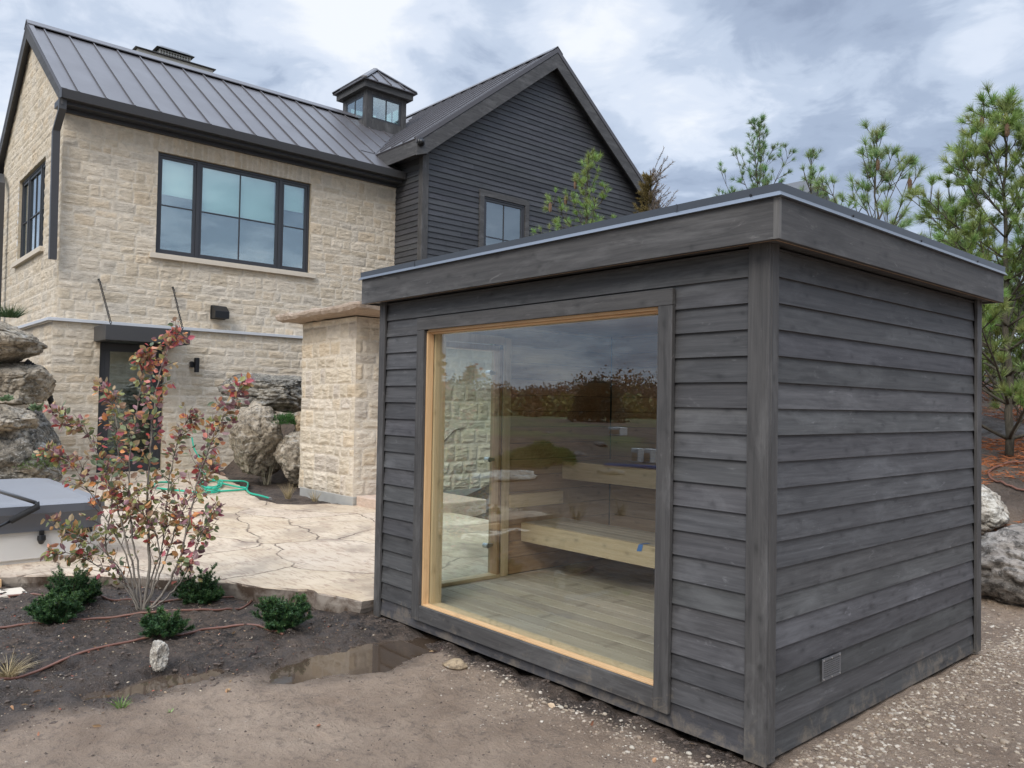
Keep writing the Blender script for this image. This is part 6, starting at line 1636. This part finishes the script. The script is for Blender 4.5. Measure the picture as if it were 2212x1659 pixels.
pb = at(2180, 985, y=6.5); pb[2] = gz(pb[0], pb[1]); pt = at(2168, 222, y=6.6)
pine(pb, pt, 'largest young pine at the right edge, rising above the cabin roof', 101, 1.12, 0.14, (0.25, 0.34, 0.10), 15, 1.25, 0.05, ncount=66, nwid=0.0052, cones=3, rtrunk=0.045, gap=0.078)
b = at(1885, 925, y=6.6); b[2] = gz(b[0], b[1]); pine(b, at(1893, 300, y=6.6), 'open young pine right of the cabin roof corner, second from the right', 102, 1.35, 0.14, (0.25, 0.34, 0.13), 7, 1.1, 0.12, cones=2, rtrunk=0.03, ncount=56, nwid=0.005, gap=0.13, updir=0.8)
b = at(1632, 925, y=11); b[2] = gz(b[0], b[1]); pine(b, at(1638, 268, y=11), 'young pine with dark round tufts just left of the cabin roof corner', 103, 1.15, 0.135, (0.20, 0.30, 0.13), 8, 1.15, 0.2, ncount=44, nwid=0.006, gap=0.13, updir=0.85)
b = at(1748, 925, y=10); b[2] = gz(b[0], b[1]); pine(b, at(1752, 335, y=10), 'thin short pine between the two above the cabin roof corner', 104, 0.8, 0.13, (0.22, 0.31, 0.12), 7, 1.0, 0.2, ncount=40, nwid=0.006, gap=0.12, updir=0.8)
b = at(1245, 925, y=5.5); b[2] = gz(b[0], b[1]); pine(b, at(1272, 342, y=5.5), 'bright green young pine in front of the timber gable', 105, 0.88, 0.105, (0.23, 0.33, 0.085), 9, 1.0, 0.2, ncount=50, nwid=0.0048, cones=3, shape=0.9, gap=0.085)
b = at(2060, 925, y=8.5); b[2] = gz(b[0], b[1]); pine(b, at(2068, 520, y=8.5), 'bushy pine behind, between the two right-hand pines', 106, 1.25, 0.13, (0.25, 0.33, 0.09), 9, 1.1, 0.12, nwid=0.006)
b = at(2290, 925, y=8.2); b[2] = gz(b[0], b[1]); pine(b, at(2275, 480, y=8.2), 'pine mostly outside the right edge of the view', 107, 1.3, 0.13, (0.26, 0.33, 0.09), 9, 1.1, 0.1, nwid=0.006)
b = at(2150, 925, y=10.5); b[2] = gz(b[0], b[1]); pine(b, at(2140, 600, y=10.5), 'lower pine filling the gap behind the largest one', 108, 1.5, 0.14, (0.25, 0.33, 0.085), 9, 1.2, 0.06, nwid=0.008)


def cedar():
    b = at(1395, 925, y=8.2); b[2] = gz(b[0], b[1]); r = np.random.default_rng(61)
    R = root('brown_cedar', tuple(b), 'bronzed cedar with bare wispy tips in front of the right end of the gable', 'cedar')
    wood = MB(); nd = MB(); top = at(1405, 372, y=8.2); H = top[2] - b[2]; wood.tube([b, b + (top - b) * .5, top], [0.05, 0.03, 0.006], 7)
    PP, DD, LL, CC = [], [], [], []
    for k in range(430):
        t = r.random() ** 0.8; p = b + (top - b) * (0.1 + 0.88 * t); a = r.uniform(0, 6.28); el = r.uniform(.35, 1.1); d = np.array([math.cos(a) * math.cos(el), math.sin(a) * math.cos(el), math.sin(el)])
        out = ((CR @ d) > 0) ; L_ = (0.18 + 0.85 * (1 - t) ** 0.8) * r.uniform(.5, 1.1); L_ *= 1.15 if out else 0.9; m = 6; Q = [p]
        for i in range(m): d = d + r.normal(size=3) * .12 + [0, 0, .05]; d /= np.linalg.norm(d); Q.append(Q[-1] + d * L_ / m)
        Q = np.array(Q); wispy = out and t > .35
        wood.tube(Q, np.linspace(.005, .0025, m + 1), 3)
        n = 26 if wispy else 90
        i = r.integers(1, m, n); f = r.random((n, 1)); pp = Q[i] + (Q[i + 1] - Q[i]) * f; v = r.normal(size=(n, 3)) * .55 + (Q[i + 1] - Q[i]) / np.linalg.norm(Q[i + 1] - Q[i], axis=1)[:, None]
        PP.append(pp); DD.append(v); LL.append(r.uniform(.03, .085, n)); CC.append(np.array([(0.20, 0.15, 0.05)]) * r.uniform(.5, 1.25, (n, 1)) if not wispy else np.array([(0.26, 0.20, 0.15)]) * r.uniform(.7, 1.2, (n, 1)))
    for k in range(42):   # long bare wisps on the right
        p = b + (top - b) * r.uniform(.62, .97); d = CR * r.uniform(.1, 1.0) + np.array([0, 0, 1.0]) * r.uniform(.5, 1.2) + r.normal(size=3) * .15; d /= np.linalg.norm(d); L_ = r.uniform(.35, .8); Q = [p]
        for i in range(7): d = d + r.normal(size=3) * .09; d /= np.linalg.norm(d); Q.append(Q[-1] + d * L_ / 7)
        Q = np.array(Q); wood.tube(Q, np.linspace(.006, .003, 8), 3); n = 40; i = r.integers(2, 7, n); pp = Q[i] + (Q[np.minimum(i + 1, 7)] - Q[i]) * r.random((n, 1)); v = r.normal(size=(n, 3)) * .6 + d
        PP.append(pp); DD.append(v); LL.append(r.uniform(.03, .08, n)); CC.append(np.array([(0.24, 0.19, 0.15)]) * r.uniform(.7, 1.2, (n, 1)))
    wood.build('trunk', MAT['pinebark'], R); needles(nd, np.vstack(PP), np.vstack(DD), np.concatenate(LL), 0.011, np.vstack(CC), r); nd.build('crown', MAT['litter'], R)


cedar()


def litter():
    r = np.random.default_rng(91); n = 42000; x = r.uniform(-3.5, 2.5, n); y = r.uniform(4.6, 12.5, n); k = fbm(np.c_[x * 1.3, y * 1.3], 3, 4) > 0.40; x, y = x[k], y[k]; z = gheight(x, y) + 0.008
    a = r.uniform(0, 6.28, len(x)); d = np.c_[np.cos(a), np.sin(a), r.uniform(-.05, .35, len(x))]; mb = MB(); needles(mb, np.c_[x, y, z], d, r.uniform(.06, .14, len(x)), 0.010, np.array([(0.46, 0.16, 0.06)]) * r.uniform(.5, 1.25, (len(x), 1)), r)
    tag(mb.build('needle_litter', MAT['litter']), 'rust-orange fallen pine needles under the pines', 'needle litter', kind='stuff')
    # fallen leaves, each its own thing
    px = [(62, 1522), (30, 1526), (183, 1380), (228, 1348), (210, 1484), (70, 1490), (322, 1476), (85, 1582), (220, 1560), (395, 1290), (545, 1335), (470, 1372), (500, 1372), (470, 1325), (535, 1300), (398, 1275), (240, 1355), (455, 1375), (1200, 1350 + 170), (1275, 1562), (925, 1395), (1410, 1640), (1150, 1445), (400, 1255), (486, 1490), (490, 1492), (1500, 1605), (160, 1385), (515, 1284), (330, 1310), (560, 1500), (690, 1560)]
    for i, (a_, b_) in enumerate(px):
        p = at(a_, b_, z=-0.02); p[2] = gz(p[0], p[1]) + 0.006; r2 = np.random.default_rng(i + 200); s = r2.uniform(.022, .045); mb = MB()
        an = r2.uniform(0, 6.28); leaf_quads(mb, np.array([p]), np.array([[math.cos(an), math.sin(an), r2.uniform(0.0, .35)]]), np.array([s]), np.array([[(0.55, 0.36, 0.20), (0.50, 0.28, 0.15), (0.60, 0.45, 0.30), (0.36, 0.16, 0.09)][i % 4]]), 0.6, r=r2)
        o = mb.build('fallen_leaf', MAT['litter'], base=tuple(p)); tag(o, 'dry tan fallen leaf lying on the soil', 'leaf', 'fallen leaves on the soil')
    m = 1500; x = r.uniform(-5.4, -2.45, m); y = r.uniform(-2.7, -0.15, m); k = (((x + 2.49) / .25) ** 2 + ((y + .58) / .6) ** 2 > 1) & (y < -0.25 - 0.42 * np.maximum(0, -3.4 - x)); x, y = x[k], y[k]; z = gheight(x, y) + .004
    a = r.uniform(0, 6.28, len(x)); mb = MB(); cp = np.array([(0.46, 0.34, 0.22), (0.34, 0.22, 0.13), (0.55, 0.46, 0.34), (0.22, 0.13, 0.08), (0.36, 0.12, 0.08)]); leaf_quads(mb, np.c_[x, y, z], np.c_[np.cos(a), np.sin(a), r.uniform(-.1, .5, len(x))], r.uniform(.005, .019, len(x)) , cp[r.integers(0, 5, len(x))] * r.uniform(.6, 1.1, (len(x), 1)), 0.5, r=r)
    tag(mb.build('leaf_litter', MAT['litter']), 'fine scraps of dead leaf and bark over the planting bed', 'leaf litter', kind='stuff')
    # twigs
    for i, (q0, q1, lb) in enumerate([((413, 1460), (452, 1430), 'thin broken twig on the mud right of the white rock'), ((935, 1405), (955, 1390), 'short brown twig by the cabin window'), ((538, 1418), (556, 1395), 'dark curled twig below the right yew')]):
        A, B = at(*q0, z=-0.02), at(*q1, z=-0.02); P = smooth_path([A, (A + B) / 2 + [0.01, 0.01, 0], B], 5); P[:, 2] = gheight(P[:, 0], P[:, 1]) + 0.006; mb = MB(); mb.tube(P, 0.0035, 5); mb.tube([P[5], P[5] + [0.02, 0.03, 0.015]], 0.002, 4)
        tag(mb.build('twig', MAT['twig'], base=tuple(A)), lb, 'twig')
    P = smooth_path([at(2212, 1162, y=5.4), at(2150, 1150, y=5.3), at(2120, 1130, y=5.5), at(2140, 1105, y=5.9), at(2212, 1100, y=6.2)], 8)
    P = smooth_path([(-0.2, 5.55, 0), (-0.62, 5.5, 0), (-0.95, 5.75, 0), (-0.8, 6.2, 0), (-0.2, 6.4, 0)], 8); P[:, 2] = gheight(P[:, 0], P[:, 1]) + 0.02
    mb = MB(); mb.tube(P, 0.011, 8); tag(mb.build('irrigation_pipe', MAT['drip_line'], base=tuple(P[0]), smooth=True), 'loose loop of pipe on the orange needles under the right pine', 'pipe')


litter()


# ================================================================== far building behind the pines
def far_barn():
    a = at(1762, 384, y=30.0); xb = a[0]; zr = a[2]
    R = root('distant_garage', (xb - 2, 32.0, 0.8), 'dark gabled roof of a garage far behind the pines', 'garage')
    e = at(1850, 470, y=30.0)
    hw = 2.6; m = MB(); m.box(xb - 8, xb, 30 - hw, 30 + hw, 0.5, zr - 2.3); m.build('wall', MAT['wingY'], R)
    m = MB(); m.prism([(xb + .2, 30 - hw - .3, zr - 2.5), (xb + .2, 30, zr), (xb + .2, 30 + hw + .3, zr - 2.5)], (-8.4, 0, 0)); m.build('roof', MAT['gutter'], R)


far_barn()


# ================================================================== what the window reflects
def far_side():
    r = np.random.default_rng(303)
    def cluster(pts_c, rad, per, cols, size, mb, rr):
        for c_, R_, co in zip(pts_c, rad, cols):
            n = per; p = rr.normal(size=(n, 3)); p /= np.linalg.norm(p, axis=1)[:, None]; p *= rr.uniform(.55, 1.05, (n, 1)); p *= [R_, R_, R_ * 1.15]; q = p + c_
            nrm = rr.normal(size=(n, 3)); u = np.cross(nrm, rr.normal(size=(n, 3))); u /= np.linalg.norm(u, axis=1)[:, None]; v = np.cross(nrm, u); v /= np.linalg.norm(v, axis=1)[:, None]; s = size * rr.uniform(.5, 1.2, (n, 1))
            V = np.stack([q - u * s, q - v * s * .7, q + u * s, q + v * s * .7], 1); mb.quads(V, np.array(co) * rr.uniform(.6, 1.3, (n, 1)))
    mb = MB(); ang = []
    cs, rd, co = [], [], []
    pal = [(0.20, 0.10, 0.065), (0.17, 0.09, 0.06), (0.22, 0.13, 0.07), (0.14, 0.09, 0.065), (0.17, 0.13, 0.06)]
    for k in range(2000):
        a = math.radians(r.uniform(186, 262)); d = r.uniform(120, 240); x, y = math.cos(a) * d, math.sin(a) * d; h = r.uniform(1.6, 3.4) * (0.75 + 0.5 * vnoise(np.array([[a * 9, 1.0]]), 4)[0])
        cs.append(np.array([x, y, gz(x, y) + h * r.uniform(.5, 1.2) + (d - 120) * 0.010])); rd.append(h * .9); co.append(pal[r.integers(len(pal))])
    for k in range(420):
        a = math.radians(r.uniform(188, 234) if k % 3 else r.uniform(222, 240)); d = r.uniform(72, 105); x, y = math.cos(a) * d, math.sin(a) * d; h = r.uniform(0.7, 1.5)
        cs.append(np.array([x, y, gz(x, y) + h * .6])); rd.append(h); co.append([(0.30, 0.24, 0.06), (0.20, 0.19, 0.06), (0.20, 0.11, 0.05), (0.13, 0.12, 0.045)][k % 4])
    cluster(cs, rd, 64, co, 0.30, mb, r)
    tag(mb.build('autumn_woods', MAT['litter']), 'rust and brown autumn woods on the far hill mirrored in the cabin window', 'woods', kind='stuff')
    # dark conifer
    q = at(1290, 925, z=0) * [1, -1, 1]; x, y = q[0], q[1]; z0 = gz(x, y); R = root('dark_conifer', (x, y, z0), 'dark broad conifer standing across the field, seen only mirrored in the cabin window', 'conifer')
    m = MB(); m.tube([(x, y, z0 - .2), (x, y, z0 + 3.2)], [0.2, 0.03], 7); m.build('trunk', MAT['pinebark'], R)
    m = MB(); cs, rd, co = [], [], []
    for k in range(120): t = r.random() ** 1.2; a = r.uniform(0, 6.28); w = 2.3 * (1 - t) ** .45; cs.append(np.array([x + math.cos(a) * w * r.random() ** .5, y + math.sin(a) * w * r.random() ** .5, z0 + 0.2 + 2.4 * t])); rd.append(r.uniform(.3, .6)); co.append((0.03, 0.045, 0.02))
    cluster(cs, rd, 60, co, 0.12, m, r); m.build('crown', MAT['needle'], R)
    # shrubs, cartons, log
    def mir(a_, b_): p = at(a_, b_, z=0.0) * [1, -1, 1]; p[2] = gz(p[0], p[1]); return p
    bushlet(mir(1160, 1000), (1.0, 1.0, 0.5), 5000, (0.14, 0.20, 0.04), 'field_shrub', 'low bright green shrub on the rough ground behind the viewer', 'shrub', 9, 0.14, 0.03)
    bushlet(mir(1090, 1010), (0.8, 1.1, 0.25), 2200, (0.13, 0.16, 0.04), 'field_shrub', 'flat spreading green plant beside the low field shrub', 'shrub', 10, 0.12, 0.03)
    for i, (a_, b_, s, mt, lb) in enumerate([((1330), 962, (.62, .45, .32), 'cardwhite', 'pinkish carton lying on the rubble behind the viewer'), (1371, 998, (.26, .26, .40), 'cardwhite', 'left one of two white paper bags on the field behind the viewer'), (1398, 998, (.26, .26, .40), 'cardwhite', 'right one of two white paper bags on the field behind the viewer')]):
        p = mir(a_, b_); R = root('carton', tuple(p), lb, 'carton'); m = MB(); m.box(p[0] - s[0] / 2, p[0] + s[0] / 2, p[1] - s[1] / 2, p[1] + s[1] / 2, p[2], p[2] + s[2]); m.build('body', MAT[mt], R, bevel=0.02)
        m = MB(); m.box(p[0] - s[0] / 2 + .03, p[0] + s[0] / 2 - .03, p[1] + s[1] / 2, p[1] + s[1] / 2 + .004, p[2] + .05, p[2] + s[2] * .7); m.build('panel', MAT['card'], R)
    p = mir(1380, 1010); P = smooth_path([p + [-.9, .4, .04], p + [0, .2, .06], p + [.9, -.3, .04]], 6); m = MB(); m.tube(P, .06, 8); tag(m.build('rolled_tarp', M_plain('blue_tarp', (.03, .06, .2), .6), base=tuple(p)), 'dark blue rolled tarp lying in front of the white bags', 'tarp')
    p = mir(1080, 1035); boulder('pale_log_stone', tuple(p + [0, 0, .08]), (.45, .9, .13), 71, MAT['rockwhite'], 'long pale stone on the field seen mirrored in the cabin window', 'stone', sub=3)
    for i, (a_, b_) in enumerate([(1230, 1000), (1180, 960), (1290, 975), (1240, 985), (1310, 1020)]):
        p = mir(a_, b_); boulder('field_stone', tuple(p), (.22 + .05 * i, .25, .12), 80 + i, MAT['rockgrey'], 'rough stone half sunk in the field behind the viewer', 'stone', 'stones on the field', sub=3)
    for i, (a_, b_) in enumerate([(1110, 1120), (1235, 1120), (1180, 1140), (1330, 1110)]):
        p = mir(a_, b_); grass_tuft(p, 60, 0.45, 0.25, straw, 'field_grass', 'tall dry grass tuft on the rough ground in front of the window', 'grass clump', 50 + i, 0.005, group='dry grass tufts opposite the window', droop=.15)


far_side()

for o in bpy.data.objects:
    if '_org' in o: del o['_org']
